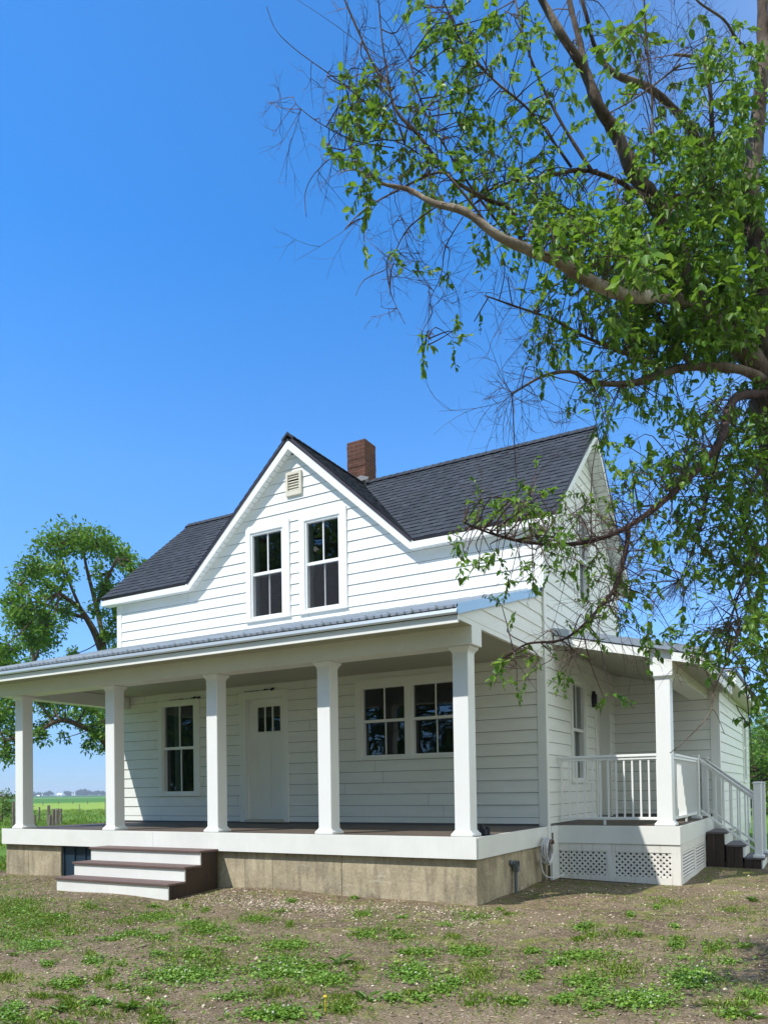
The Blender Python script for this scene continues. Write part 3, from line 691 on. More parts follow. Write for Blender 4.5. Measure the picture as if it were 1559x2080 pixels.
# gable vent ---------------------------------------------------------------
mb = MB(); vx0, vx1, vz0, vz1 = -7.655, -7.338, 4.91, 5.305
mb.box(vx0, vx0+0.045, W-0.05, W-0.002, vz0, vz1); mb.box(vx1-0.045, vx1, W-0.05, W-0.002, vz0, vz1)
mb.box(vx0+0.045, vx1-0.045, W-0.05, W-0.002, vz1-0.05, vz1); mb.box(vx0+0.045, vx1-0.045, W-0.05, W-0.002, vz0, vz0+0.075)
for k in range(6):
    z = vz0+0.085+k*0.0455
    mb.prism([(W-0.044, z), (W-0.040, z-0.006), (W-0.012, z+0.022), (W-0.016, z+0.028)], 'x', vx0+0.045, vx1-0.045)
v_ = mb.build('gable_vent', M['vent'], hs_, bevel=0.003)
mb = MB(); mb.box(vx0+0.045, vx1-0.045, W-0.008, W-0.0045, vz0+0.075, vz1-0.05); mb.build('vent_backing', M['hanger'], v_)

# ------------------------------------------------------------------ front porch
DL = -11.58
mb = MB(); y = D+0.012
while y < W-0.02:                                            # deck boards
    mb.box(DL+0.01, XR-0.01, y, min(y+0.137, W-0.02), ZD-0.03, ZD-0.001 if y > D+0.05 else ZD-0.002); y += 0.142
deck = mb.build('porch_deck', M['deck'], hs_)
mb = MB(); mb.box(DL, -8.2, D-0.012, D+0.010, -0.776, ZD-0.004); mb.box(-8.198, XR+0.0, D-0.012, D+0.010, -0.776, ZD-0.004)
mb.box(XR-0.010, XR+0.012, D+0.0105, W-0.026, -0.776, ZD-0.004); mb.box(DL-0.012, DL+0.01, D+0.0105, W+1.0, -0.776, ZD-0.004)
mb.build('skirt_board', M['fascia_board'], deck, bevel=0.002)
mb = MB(); mb.box(DL+0.02, XR-0.02, D+0.02, W-0.01, -0.77, ZD-0.032); mb.build('deck_joist', M['brown_dark'], deck)
# concrete foundation with form seams and the dark opening beside the steps
FY = D+0.05
mb = MB(); segs = [-11.555, -10.22, -9.0, -7.62, -6.58, -6.16, -5.08, -3.335]
seamx = [-11.0, -6.6, -6.15, -5.1]
def fseg(a, b): mb.box(a, b, FY+0.0, FY+0.2, -1.6, -0.782)
fseg(-11.555, -11.0); fseg(-10.9985, -10.225); fseg(-8.95, -6.6015); fseg(-6.60, -6.1515); fseg(-6.15, -5.1035)
fseg(-5.10, -3.335)
mb.box(-3.535, -3.334, FY+0.201, W-0.2, -1.6, -0.783); mb.box(-11.554, -11.35, FY+0.201, BACK, -1.6, -0.783)
fnd = mb.build('foundation', M['concrete'], hs_, bevel=0.006)
mb = MB(); mb.box(-10.222, -8.952, FY+0.03, FY+0.05, -1.6, -0.781); 
for k in range(5): mb.box(-10.18+k*0.24, -10.165+k*0.24, FY+0.012, FY+0.03, -1.6, -0.79)
mb.build('access_panel', M['tarp'], fnd)
mb = MB(); mb.box(XL+0.05, XR-0.03, W+0.0, BACK-0.03, -1.6, ZD-0.13); mb.build('foundation', M['concrete'], hs_)
# posts
def post(cx, cy, w_, z0, z1, lab):
    mb = MB(); h = w_/2; mb.box(cx-h, cx+h, cy-h, cy+h, z0+0.05, z1-0.03)
    p = mb.build('porch_post', M['vinyl'], hs_, bevel=0.006); p['label'] = lab
    mb = MB(); o = h+0.034
    mb.prism([(cx-o, z0), (cx+o, z0), (cx+o, z0+0.022), (cx+h+0.012, z0+0.05), (cx+h+0.001, z0+0.075), (cx-h-0.001, z0+0.075), (cx-h-0.012, z0+0.05), (cx-o, z0+0.022)], 'y', cy-h-0.001, cy+h+0.001)
    mb2 = [(cy-o, z0), (cy+o, z0), (cy+o, z0+0.022), (cy+h+0.012, z0+0.05), (cy+h+0.001, z0+0.075), (cy-h-0.001, z0+0.075), (cy-h-0.012, z0+0.05), (cy-o, z0+0.022)]
    mb = MB()
    def ringpyr(prof):                                     # square lathe
        for (r0, za), (r1, zb) in zip(prof[:-1], prof[1:]):
            c0 = [(cx-r0, cy-r0, za), (cx+r0, cy-r0, za), (cx+r0, cy+r0, za), (cx-r0, cy+r0, za)]
            c1 = [(cx-r1, cy-r1, zb), (cx+r1, cy-r1, zb), (cx+r1, cy+r1, zb), (cx-r1, cy+r1, zb)]
            for k in range(4): mb.face([c0[k], c0[(k+1) % 4], c1[(k+1) % 4], c1[k]])
    ringpyr([(h+0.001, z0), (o, z0+0.001), (o, z0+0.024), (h+0.014, z0+0.046), (h+0.0015, z0+0.066), (h+0.0014, z0+0.07)])
    mb.build('post_base', M['vinyl'], p)
    mb = MB()
    ringpyr([(h+0.001, z1-0.075), (h+0.006, z1-0.055), (h+0.026, z1-0.030), (h+0.034, z1-0.022), (h+0.034, z1-0.001), (h, z1-0.0005)])
    mb.build('post_cap', M['vinyl'], p)
for k, (cx, lab) in enumerate(((-11.19, 'leftmost square porch post'), (-9.10, 'second porch post from the left'), (-7.13, 'middle porch post right of the steps'), (-5.32, 'fourth porch post from the left'), (-3.485, 'front porch post at the right corner'))):
    post(cx, 8.03, 0.19, ZD, 1.598, lab)
# beam, ceiling, porch roof
mb = MB(); mb.box(-11.60, XR, 7.87, 8.15, 1.60, 1.822); mb.box(-11.60, -11.36, 8.152, W-0.03, 1.60, 1.822); 
pb = mb.build('porch_beam', M['trim'], hs_, bevel=0.003)
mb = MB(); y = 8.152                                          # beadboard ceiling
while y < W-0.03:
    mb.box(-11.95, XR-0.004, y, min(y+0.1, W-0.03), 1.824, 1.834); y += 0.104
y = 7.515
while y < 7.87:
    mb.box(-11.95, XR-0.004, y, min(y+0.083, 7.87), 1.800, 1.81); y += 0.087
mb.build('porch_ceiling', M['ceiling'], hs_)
PRL = -12.0
zr_ = lambda y: 1.952+(y-7.45)*0.283
mb = MB()
mb.face([(PRL, 7.45, zr_(7.45)), (XR+0.02, 7.45, zr_(7.45)), (XR+0.02, W-0.005, zr_(W)), (PRL, W-0.005, zr_(W))])
mb.face([(PRL, 7.45, zr_(7.45)-0.03), (PRL, W-0.005, zr_(W)-0.03), (XR+0.02, W-0.005, zr_(W)-0.03), (XR+0.02, 7.45, zr_(7.45)-0.03)])
mb.face([(PRL, 7.45, zr_(7.45)-0.03), (XR+0.02, 7.45, zr_(7.45)-0.03), (XR+0.02, 7.45, zr_(7.45)), (PRL, 7.45, zr_(7.45))])
x = -11.95
ki = 0
while x < XR:
    hh = 0.022 if ki % 3 == 0 else 0.003
    ww_ = 0.018 if ki % 3 == 0 else 0.012
    for (xa, xb, ya, yb) in ((x-ww_, x+ww_, 7.435, W-0.006),):
        mb.face([(xa, ya, zr_(ya)), (x-ww_*0.5, ya, zr_(ya)+hh), (x-ww_*0.5, yb, zr_(yb)+hh), (xa, yb, zr_(yb))])
        mb.face([(x-ww_*0.5, ya, zr_(ya)+hh), (x+ww_*0.5, ya, zr_(ya)+hh), (x+ww_*0.5, yb, zr_(yb)+hh), (x-ww_*0.5, yb, zr_(yb)+hh)])
        mb.face([(x+ww_*0.5, ya, zr_(ya)+hh), (xb, ya, zr_(ya)), (xb, yb, zr_(yb)), (x+ww_*0.5, yb, zr_(yb)+hh)])
        mb.face([(xa, ya, zr_(ya)-0.012), (xb, ya, zr_(ya)-0.012), (x+ww_*0.5, ya, zr_(ya)+hh), (x-ww_*0.5, ya, zr_(ya)+hh)])
    x += 0.0967; ki += 1
proof = mb.build('porch_roof', M['metal'], hs_)
mb = MB(); mb.box(PRL, XR+0.015, 7.464, 7.50, 1.865, 1.915); mb.prism([(7.462, 1.852), (7.43, 1.868), (7.435, 1.90), (7.463, 1.915)], 'x', PRL, XR+0.015); mb.build('drip_edge', M['gutter'], proof)
mb = MB(); mb.box(PRL, XR+0.005, 7.478, 7.51, 1.764, 1.846)
mb.build('fascia', M['trim'], proof)
mb = MB(); mb.box(PRL, XR, 7.49, 7.50, 1.845, 1.866); mb.build('fascia_shadow_gap', M['drip'], proof)
for xx, s_ in ((XR+0.024, 1), (PRL-0.004, -1)):
    mb = MB()
    mb.prism([(7.45, zr_(7.45)-0.105), (W-0.2, zr_(W-0.2)-0.105), (W-0.2, zr_(W-0.2)+0.008), (7.45, zr_(7.45)+0.008)], 'x', xx-0.018, xx)
    mb.build('rake_flashing', M['flash'], proof)
def infill(fr, n0, seed):                                      # sided triangle under the porch roof slope
    mb = MB(); line = lambda y: zr_(y)-0.10
    mb.face([fr(7.51, 1.80, -0.03), fr(W-0.03, 1.80, -0.03), fr(W-0.03, line(W), -0.03), fr(7.51, line(7.51), -0.03)])
    z = 1.80; k = 0; fs = ZD+0.115
    while fs < 1.81: fs += EXPO
    lines = [1.805, fs+0.0]
    while lines[-1] < 2.75: lines.append(lines[-1]+EXPO)
    for zb, zt in zip(lines[:-1], lines[1:]):
        ya = lambda z: 7.51+max(0, (z-line(7.51))/0.283)
        pl = [(ya(zb), zb), (W-0.03, zb), (W-0.03, zt), (min(ya(zt), W-0.03), zt)]
        if zb > line(W): break
        mb.face([fr(p[0], p[1], 0.016-0.012*(p[1]-zb)/EXPO+n0) for p in pl]); mb.face([fr(pl[0][0], zb, n0-0.02), fr(pl[1][0], zb, n0-0.02), fr(pl[1][0], zb, n0+0.016), fr(pl[0][0], zb, n0+0.016)])
    mb.build('gable_infill', M['siding'], proof)
infill(WX(XR), -0.018, 1); infill(WXn(-11.66), 0.0, 2)

# ------------------------------------------------------------------ side porch
SX, SYf, YB, XW = -1.64, 10.78, 14.50, -1.53
mb = MB(); x = XR+0.02
while x < SX-0.01:
    mb.box(x, min(x+0.137, SX-0.01), SYf+0.012, YB-0.02, ZD-0.03, ZD-0.001); x += 0.142
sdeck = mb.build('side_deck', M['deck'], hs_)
mb = MB(); mb.box(XR+0.03, SX+0.010, SYf-0.010, SYf+0.010, -0.776, ZD-0.004); mb.box(SX-0.010, SX+0.010, SYf+0.0105, 13.30, -0.776, ZD-0.004)
mb.box(SX-0.016, SX+0.004, 13.301, YB-0.002, -1.0, ZD-0.004)
mb.build('skirt_board', M['fascia_board'], sdeck, bevel=0.002)
mb = MB(); mb.box(XR+0.05, SX-0.03, SYf+0.03, YB-0.05, -0.77, -0.56); mb.build('deck_joist', M['brown_dark'], sdeck)
# lattice skirting
LY = SYf+0.004
mb = MB(); zb_, zt_ = -1.275, -0.778
LP = [(-3.30, -2.595), (-2.485, -1.752)]; z0, z1 = -1.215, -0.885
mb.box(-3.36, SX+0.008, LY, LY+0.02, z1, zt_)
mb.prism([(-3.36, -1.27), (SX+0.008, -1.315), (SX+0.008, z0), (-3.36, z0)], 'y', LY, LY+0.02)
mb.box(-3.36, LP[0][0], LY, LY+0.02, z0, z1); mb.box(LP[0][1], LP[1][0], LY, LY+0.02, z0, z1); mb.box(LP[1][1], SX+0.008, LY, LY+0.02, z0, z1)
sk = mb.build('lattice_skirt', M['skirt'], sdeck, bevel=0.002)
for (a, b) in LP:
    mb = MB(); pitch, wd = 0.0545*math.sqrt(2), 0.0285*math.sqrt(2)
    for layer, s_ in ((0, 1), (1, -1)):
        k = -20
        while k < 40:
            c = k*pitch
            # band c <= (x-a) + s*(z-z0) <= c+wd
            pl = [(a, z0), (b, z0), (b, z1), (a, z1)]
            pl = clip_poly(pl, 1, s_, a+s_*z0+c+wd); pl = clip_poly(pl, -1, -s_, -(a+s_*z0+c)) if len(pl) > 2 else pl
            if len(pl) > 2: mb.prism(pl, 'y', LY+0.008+layer*0.006, LY+0.0138+layer*0.006)
            k += 1
    mb.build('lattice_panel', M['skirt'], sk)
mb = MB(); mb.box(-3.35, SX-0.05, LY+0.045, LY+0.06, -1.5, -0.78); mb.build('skirt_shade_sheet', M['dark'], sdeck)  # dark sheet close behind the lattice, stands in for the shade under the deck
# louvred side panels
mb = MB(); X0, X1 = SX-0.012, SX+0.008
LVs = [(10.96, 12.02), (12.20, 13.20)]
mb.box(X0, X1, LY+0.021, 13.28, -0.885, -0.778); mb.box(X0, X1, LY+0.021, 13.28, -1.33, -1.235)
mb.box(X0, X1, LY+0.021, LVs[0][0], -1.235, -0.885); mb.box(X0, X1, LVs[0][1], LVs[1][0], -1.235, -0.885); mb.box(X0, X1, LVs[1][1], 13.28, -1.235, -0.885)
lv = mb.build('louvre_skirt', M['skirt'], sdeck, bevel=0.002)
mb = MB()
for (a, b) in LVs:
    for k in range(8):
        z = -1.228+k*0.0435
        mb.prism([(SX-0.012, z+0.024), (SX-0.007, z+0.028), (SX+0.004, z+0.006), (SX-0.001, z)], 'x' if False else 'y', a, b)
mb.build('louvre_slat', M['skirt'], lv)
mb = MB(); mb.box(SX-0.03, SX-0.022, LY+0.05, 13.25, -1.4, -0.79); mb.build('louvre_backing', M['inner'], lv)
# side porch post, beam, railing
post(-1.83, 10.965, 0.195, ZD, 1.505, 'side porch post with a tall square block on top')
mb = MB(); mb.box(-1.985, -1.695, 10.855, 11.07, 1.508, 1.86); mb.box(-1.985, -1.695, 11.0705, YB-0.02, 1.51, 1.70)
mb.build('porch_beam', M['trim'], hs_, bevel=0.004)
def railing(parent, horiz, name='railing', posts=()):
    pass
mb = MB(); ry = 10.93
mb.box(-3.275, -1.93, ry-0.035, ry+0.035, 0.41, 0.445); mb.box(-3.275, -1.93, ry-0.022, ry+0.022, 0.372, 0.409)
mb.box(-3.275, -1.93, ry-0.02, ry+0.02, -0.455, -0.415); mb.box(-2.66, -2.63, ry-0.015, ry+0.015, ZD, -0.456)
mb.box(-1.79, -1.72, 11.07, 13.24, 0.41, 0.445); mb.box(-1.777, -1.733, 11.07, 13.24, 0.372, 0.409); mb.box(-1.775, -1.735, 11.07, 13.24, -0.455, -0.415); mb.box(-1.77, -1.74, 12.2, 12.23, ZD, -0.456)
rl = mb.build('railing', M['vinyl'], hs_, bevel=0.004); rl['label'] = 'white railing of the side porch'
for k in range(13):
    mb = MB(); x = -3.245+k*0.1095; mb.box(x-0.011, x+0.011, ry-0.011, ry+0.011, -0.416, 0.373); mb.build('baluster', M['vinyl'], rl)
for k in range(21):
    mb = MB(); y = 11.14+k*0.102; mb.box(-1.766, -1.744, y-0.011, y+0.011, -0.416, 0.373); mb.build('baluster', M['vinyl'], rl)
def rail_post(parent, x, y, z0, z1, w_=0.10, nm='rail_post'):
    mb = MB(); h = w_/2
    mb.box(x-h, x+h, y-h, y+h, z0+0.01, z1); mb.box(x-h-0.025, x+h+0.025, y-h-0.025, y+h+0.025, z0, z0+0.045)
    mb.box(x-h-0.010, x+h+0.010, y-h-0.010, y+h+0.010, z1, z1+0.022); mb.box(x-h, x+h, y-h, y+h, z1+0.0221, z1+0.034)
    return mb.build(nm, M['vinyl'], parent, bevel=0.008)
rail_post(rl, -1.755, 13.30, ZD, 0.465); rail_post(rl, -1.755, 14.38, ZD, 0.465)
# side porch roof
zf = lambda x: 2.215-0.24*(x+3.41)
mb = MB(); xe = -1.30
def sl(x0, x1, y0, y1, t0, t1):                               # slab following the slope
    mb.prism([(x0, zf(x0)+t0), (x1, zf(x1)+t0), (x1, zf(x1)+t1), (x0, zf(x0)+t1)], 'y', y0, y1)
sl(XR+0.02, xe, 10.80, YB+0.1, 0.055, 0.075); sl(XR+0.02, xe+0.01, 10.775, 10.80, 0.0, 0.10)
for k in range(13): 
    y = 10.95+k*0.29; mb.prism([(XR+0.02, zf(XR+0.02)+0.075), (xe+0.02, zf(xe+0.02)+0.075), (xe+0.02, zf(xe+0.02)+0.105), (XR+0.02, zf(XR+0.02)+0.105)], 'y', y-0.012, y+0.012)
sroof = mb.build('side_porch_roof', M['metal'], hs_)
mb = MB(); sl(XR+0.03, -1.987, 10.79, 10.815, -0.135, -0.012); sl(-1.695, xe-0.03, 10.79, 10.815, -0.135, -0.012)
mb.box(xe-0.03, xe-0.008, 10.816, YB+0.08, zf(xe)-0.14, zf(xe)-0.005)
mb.build('fascia', M['trim'], sroof)
mb = MB(); mb.box(xe-0.007, xe+0.02, 10.80, YB+0.1, zf(xe)-0.005, zf(xe)+0.065); mb.build('drip_edge', M['pipe'], sroof)
mb = MB(); x = XR+0.03
while x < -1.99:
    x1 = min(x+0.1, -1.987); mb.face([(x, 10.816, zf(x)-0.13), (x, YB-0.02, zf(x)-0.13), (x1, YB-0.02, zf(x1)-0.13), (x1, 10.816, zf(x1)-0.13)]); x += 0.103
x = -1.694
while x < xe-0.04:
    x1 = min(x+0.08, xe-0.03); mb.face([(x, 10.8155, zf(x)-0.137), (x, YB+0.08, zf(x)-0.137), (x1, YB+0.08, zf(x1)-0.137), (x1, 10.8155, zf(x1)-0.137)]); x += 0.083
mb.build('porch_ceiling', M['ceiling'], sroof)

# ------------------------------------------------------------------ rear wing
WZ0, WZ1, YE = -0.76, 1.80, 20.6
mb = MB(); wall_panel(mb, WY(YB), XR, XW, ZD-0.05, lambda u: 2.19-0.24*(u+3.41), []); wo_ = [gw(19.15, 19.75, 0.13, 1.57)]
wall_panel(mb, WX(XW), YB+0.12, YE, WZ0, lambda u: WZ1, wo_)
wing = mb.build('wall', M['inner'], hs_)
mb = MB(); clap(mb, WY(YB), XR, XW-0.09, ZD+0.04, 2.1, ZD+0.10, lambda v: XR, lambda v: min(XW, -3.41+(2.16-v)/0.24), [], 6)
clap(mb, WX(XW), YB+0.09, YE-0.09, WZ0+0.01, WZ1, WZ0+0.13, lambda v: YB, lambda v: YE, wo_, 7)
mb.build('siding', M['siding'], wing)
mb = MB(); mb.box(XW-0.13, XW+0.022, YB-0.022, YB+0.09, WZ0-0.15, 1.75); mb.box(XW-0.09, XW+0.022, YE-0.09, YE+0.02, WZ0-0.3, 1.75)
mb.box(XW+0.0, XW+0.02, YB+0.0905, YE-0.0905, WZ0-0.14, WZ0+0.012)
mb.build('corner_board', M['trim'], wing, bevel=0.003)
window(WX(XW), 19.15, 19.75, 0.13, 1.57, (0.12, 0.12, 0.10, 0.05), lab='window near the far end of the rear wing')
for (a, b) in ((15.2, 15.6), (16.0, 16.12), (17.2, 17.3), (18.3, 20.4)):
    mb = MB(); mb.box(XW-0.15, XW-0.01, a, b, -1.5, WZ0-0.14); mb.build('wing_pier', M['trim'], wing)
mb = MB(); mb.box(-5.0, XW-0.2, YB+0.3, 20.0, -1.5, WZ0-0.2); mb.build('foundation', M['concrete'], wing)
mb = MB(); ex = -1.22
zw = lambda x: 1.955-0.24*(x-ex)
mb.prism([(-4.6, zw(-4.6)-0.03), (ex, zw(ex)-0.03), (ex, zw(ex)), (-4.6, zw(-4.6))], 'y', 14.35, 20.85)
mb.prism([(-4.6, zw(-4.6)-0.03), (-4.6, zw(-4.6)), (-8, zw(-4.6)-0.9), (-8, zw(-4.6)-0.93)], 'y', 15.0, 20.85)
for k in range(22):
    y = 14.5+k*0.29; mb.prism([(-4.6, zw(-4.6)), (ex+0.01, zw(ex+0.01)), (ex+0.01, zw(ex)+0.026), (-4.6, zw(-4.6)+0.026)], 'y', y-0.012, y+0.012)
wr = mb.build('wing_roof', M['metal'], hs_)
mb = MB(); mb.box(ex-0.035, ex-0.01, 14.37, 20.83, 1.73, 1.92)
mb.prism([(-3.2, zw(-3.2)-0.19), (ex-0.036, zw(ex)-0.19), (ex-0.036, zw(ex)-0.032), (-3.2, zw(-3.2)-0.032)], 'y', 14.37, 14.392)
mb.build('fascia', M['trim'], wr)
mb = MB(); mb.box(ex-0.01, ex+0.015, 14.35, 20.85, 1.90, 1.955); mb.build('drip_edge', M['drip'], wr)
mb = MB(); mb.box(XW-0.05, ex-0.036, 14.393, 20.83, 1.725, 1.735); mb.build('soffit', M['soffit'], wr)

# ------------------------------------------------------------------ front steps
st = thing('front_steps', 'three brown treads with white risers in front of the long porch', 'steps', (-8.08, 7.4, G0))
sxl, sxr = -9.08, -7.02
tr = [(7.00, -1.115), (7.285, -0.932), (7.57, -0.748)]
for k, (y, z) in enumerate(tr):
    yb = tr[k+1][0] if k < 2 else D-0.015
    mb = MB(); mb.box(sxl-0.02, sxr+0.02, y-0.02, y+0.13, z-0.03, z); mb.box(sxl-0.02, sxr+0.02, y+0.134, yb+0.012, z-0.03, z); mb.build('tread', M['tread'], st, bevel=0.004)
    mb = MB(); mb.box(sxl, sxr, y+0.002, y+0.02, (tr[k-1][1] if k else -1.42)+0.001, z-0.031); mb.build('riser', M['fascia_board'], st)
for xx in (sxl, sxr-0.03):
    mb = MB()
    for k, (y, z) in enumerate(tr):
        yb = tr[k+1][0]+0.02 if k < 2 else D-0.016
        mb.box(xx+0.001, xx+0.029, y+0.0205, yb, -1.42, z-0.031)
    mb.build('side_panel', M['brown_dark'], st)

# ------------------------------------------------------------------ side steps
ss = thing('side_steps', 'brown side porch steps with white risers and sloping white handrails', 'steps', (-1.2, 13.85, G0))
ya, yb = 13.30, 14.40; tx = [(-1.615, -1.335, -0.735), (-1.335, -1.075, -0.935), (-1.075, -0.815, -1.13)]
for k, (x0, x1, z) in enumerate(tx):
    mb = MB(); mb.box(x0+0.006 if k else x0, x1+0.02, ya-0.02, yb+0.02, z-0.03, z); mb.build('tread', M['tread_side'], ss, bevel=0.003)
    mb = MB(); mb.box(x1-0.02, x1-0.002, ya, yb, (tx[k+1][2] if k < 2 else -1.45)+0.001, z-0.031); mb.build('riser', M['fascia_board'], ss)
for yy in (ya, yb-0.03):
    mb = MB()
    for k, (x0, x1, z) in enumerate(tx):
        n = 2; 
        for j in range(n):
            a = x0+(x1-0.022-x0)*j/n; b = x0+(x1-0.022-x0)*(j+1)/n-0.004
            mb.box(a+0.001, b, yy+0.001, yy+0.029, -1.45, z-0.031)
    mb.build('side_panel', M['brown_dark'], ss)
for yy in (13.37, 14.33):
    rail_post(ss, -0.875, yy, -1.13, 0.02, 0.11, 'newel_post')
    x0, x1 = -1.70, -0.93
    t0, t1, b0, b1 = 0.42, -0.19, -0.42, -1.02
    mb = MB(); mb.prism([(x0, t0-0.012), (x1, t1-0.012), (x1, t1+0.022), (x0, t0+0.022)], 'y', yy-0.033, yy+0.033)
    mb.prism([(x0, t0-0.05), (x1, t1-0.05), (x1, t1-0.0125), (x0, t0-0.0125)], 'y', yy-0.02, yy+0.02)
    hr = mb.build('handrail', M['vinyl'], ss, bevel=0.004)
    mb = MB(); mb.prism([(x0, b0), (x1, b1), (x1, b1+0.04), (x0, b0+0.04)], 'y', yy-0.02, yy+0.02); mb.build('bottom_rail', M['vinyl'], hr, bevel=0.003)
    for k in range(6):
        x = x0+0.11+k*0.115; s_ = (x-x0)/(x1-x0)
        mb = MB(); mb.box(x-0.011, x+0.011, yy-0.011, yy+0.011, b0+(b1-b0)*s_+0.02, t0+(t1-t0)*s_-0.03); mb.build('baluster', M['vinyl'], hr)

def smooth_path_(pts): return smooth_path(pts, 3)
# ------------------------------------------------------------------ small things on the house
hz = thing('garden_hose', 'coiled white garden hose hanging at the house corner beside the lattice', 'hose', (-3.2, 10.3, -0.85))
mb = MB(); rnd = random.Random(3)
hc = np.array([-3.265, 10.14, -0.835])
for k in range(6):
    ry_, rz = 0.155+rnd.uniform(-0.015, 0.015), 0.165+rnd.uniform(-0.018, 0.018)
    pts = []
    for j in range(25):
        t = 2*math.pi*j/24+0.3*k; pts.append(hc+np.array([0.0215*k+0.012*math.sin(t+k), ry_*math.cos(t)-0.02*k, rz*math.sin(t)+(0.165-rz)]))
    mb.tube(pts, 0.0105, 6, False)
mb.tube(smooth_path_([(-3.265, 9.985, -0.80), (-3.262, 9.96, -0.92), (-3.25, 9.955, -1.03), (-3.235, 9.985, -1.13), (-3.20, 10.08, -1.19), (-3.13, 10.25, -1.205), (-3.08, 10.38, -1.18)]), 0.0105, 6, True)
mb.build('hose_coil', M['hose'], hz, smooth=True)
mb = MB(); mb.box(-3.285, -3.15, 10.13, 10.155, -0.70, -0.685); mb.box(-3.155, -3.145, 10.125, 10.16, -0.70, -0.60); mb.prism([(10.10, -0.75), (10.19, -0.75), (10.165, -0.70), (10.12, -0.70)], 'x', -3.16, -3.14); mb.build('hose_hanger', M['hanger'], hz)
pp = thing('conduit_pipe', 'grey plastic pipe elbow standing against the concrete foundation', 'pipe', (-3.28, 9.05, G0))
mb = MB(); mb.tube([(-3.285, 9.07, -1.45), (-3.285, 9.07, -1.01)], 0.021, 8); mb.build('pipe', M['pipe'], pp, smooth=False)
mb = MB(); mb.box(-3.325, -3.245, 9.035, 9.09, -0.955, -0.885); mb.prism([(9.01, -0.885), (9.10, -0.885), (9.115, -1.02), (9.045, -1.02)], 'x', -3.315, -3.245); mb.tube([(-3.34, 8.99, -0.905), (-3.30, 8.99, -0.905)], 0.035, 10); mb.box(-3.32, -3.27, 8.985, 9.02, -0.92, -0.89)
mb.build('pipe_elbow', M['pipe'], pp, bevel=0.006)
bk = thing('black_fitting', 'small black plastic fitting on the deck behind the corner porch post', 'fitting', (-3.36, 8.35, ZD))
mb = MB(); mb.box(-3.40, -3.325, 8.20, 8.36, ZD, ZD+0.075); mb.tube([(-3.385, 8.23, ZD), (-3.385, 8.23, ZD+0.13)], 0.028, 10); mb.tube([(-3.335, 8.30, ZD), (-3.335, 8.30, ZD+0.095)], 0.03, 10)
mb.build('fitting_body', M['black'], bk, bevel=0.01)

# ------------------------------------------------------------------ foliage helpers
class Leaves:
    """numpy leaf collector: each leaf two folded quads"""
    def __init__(s): s.P = []; s.L = []
    def add(s, pos, d, size, rng, wr=0.5, up=None):
        n = len(pos); d = d/np.linalg.norm(d, axis=1, keepdims=True)
        r = rng.normal(size=(n, 3)) if up is None else up+0.35*rng.normal(size=(n, 3)); a = np.cross(d, r); a /= np.linalg.norm(a, axis=1, keepdims=True)+1e-9
        nn = np.cross(a, d); L = size[:, None]; w_ = L*wr*0.5
        fold = nn*L*0.10
        base = pos; tip = pos+d*L-nn*L*0.15
        l1 = pos+d*L*0.3+a*w_+fold; l2 = pos+d*L*0.68+a*w_*0.75+fold*0.6; r1 = pos+d*L*0.3-a*w_+fold; r2 = pos+d*L*0.68-a*w_*0.75+fold*0.6
        s.P.append(np.stack([base, l1, l2, tip, r2, r1], 1))
    def build(s, name, mat, parent):
        P = np.concatenate(s.P); n = len(P); V = P.reshape(-1, 3).copy(); V[:, 2] += H
        r = parent
        while r is not None and r.parent is not None: r = r.parent
        if r is not None: V -= np.array(r.location)
        me = bpy.data.meshes.new(name); me.vertices.add(n*6); me.vertices.foreach_set('co', V.ravel())
        q = np.array([0, 1, 2, 3, 0, 3, 4, 5]); idx = (np.arange(n)[:, None]*6+q[None]).ravel()
        me.loops.add(n*8); me.loops.foreach_set('vertex_index', idx)
        me.polygons.add(n*2); me.polygons.foreach_set('loop_start', np.arange(n*2)*4); me.polygons.foreach_set('loop_total', np.full(n*2, 4))
        me.update(calc_edges=True); me.validate(); me.materials.append(mat)
        o = bpy.data.objects.new(name, me); col.objects.link(o); o.parent = parent; return o
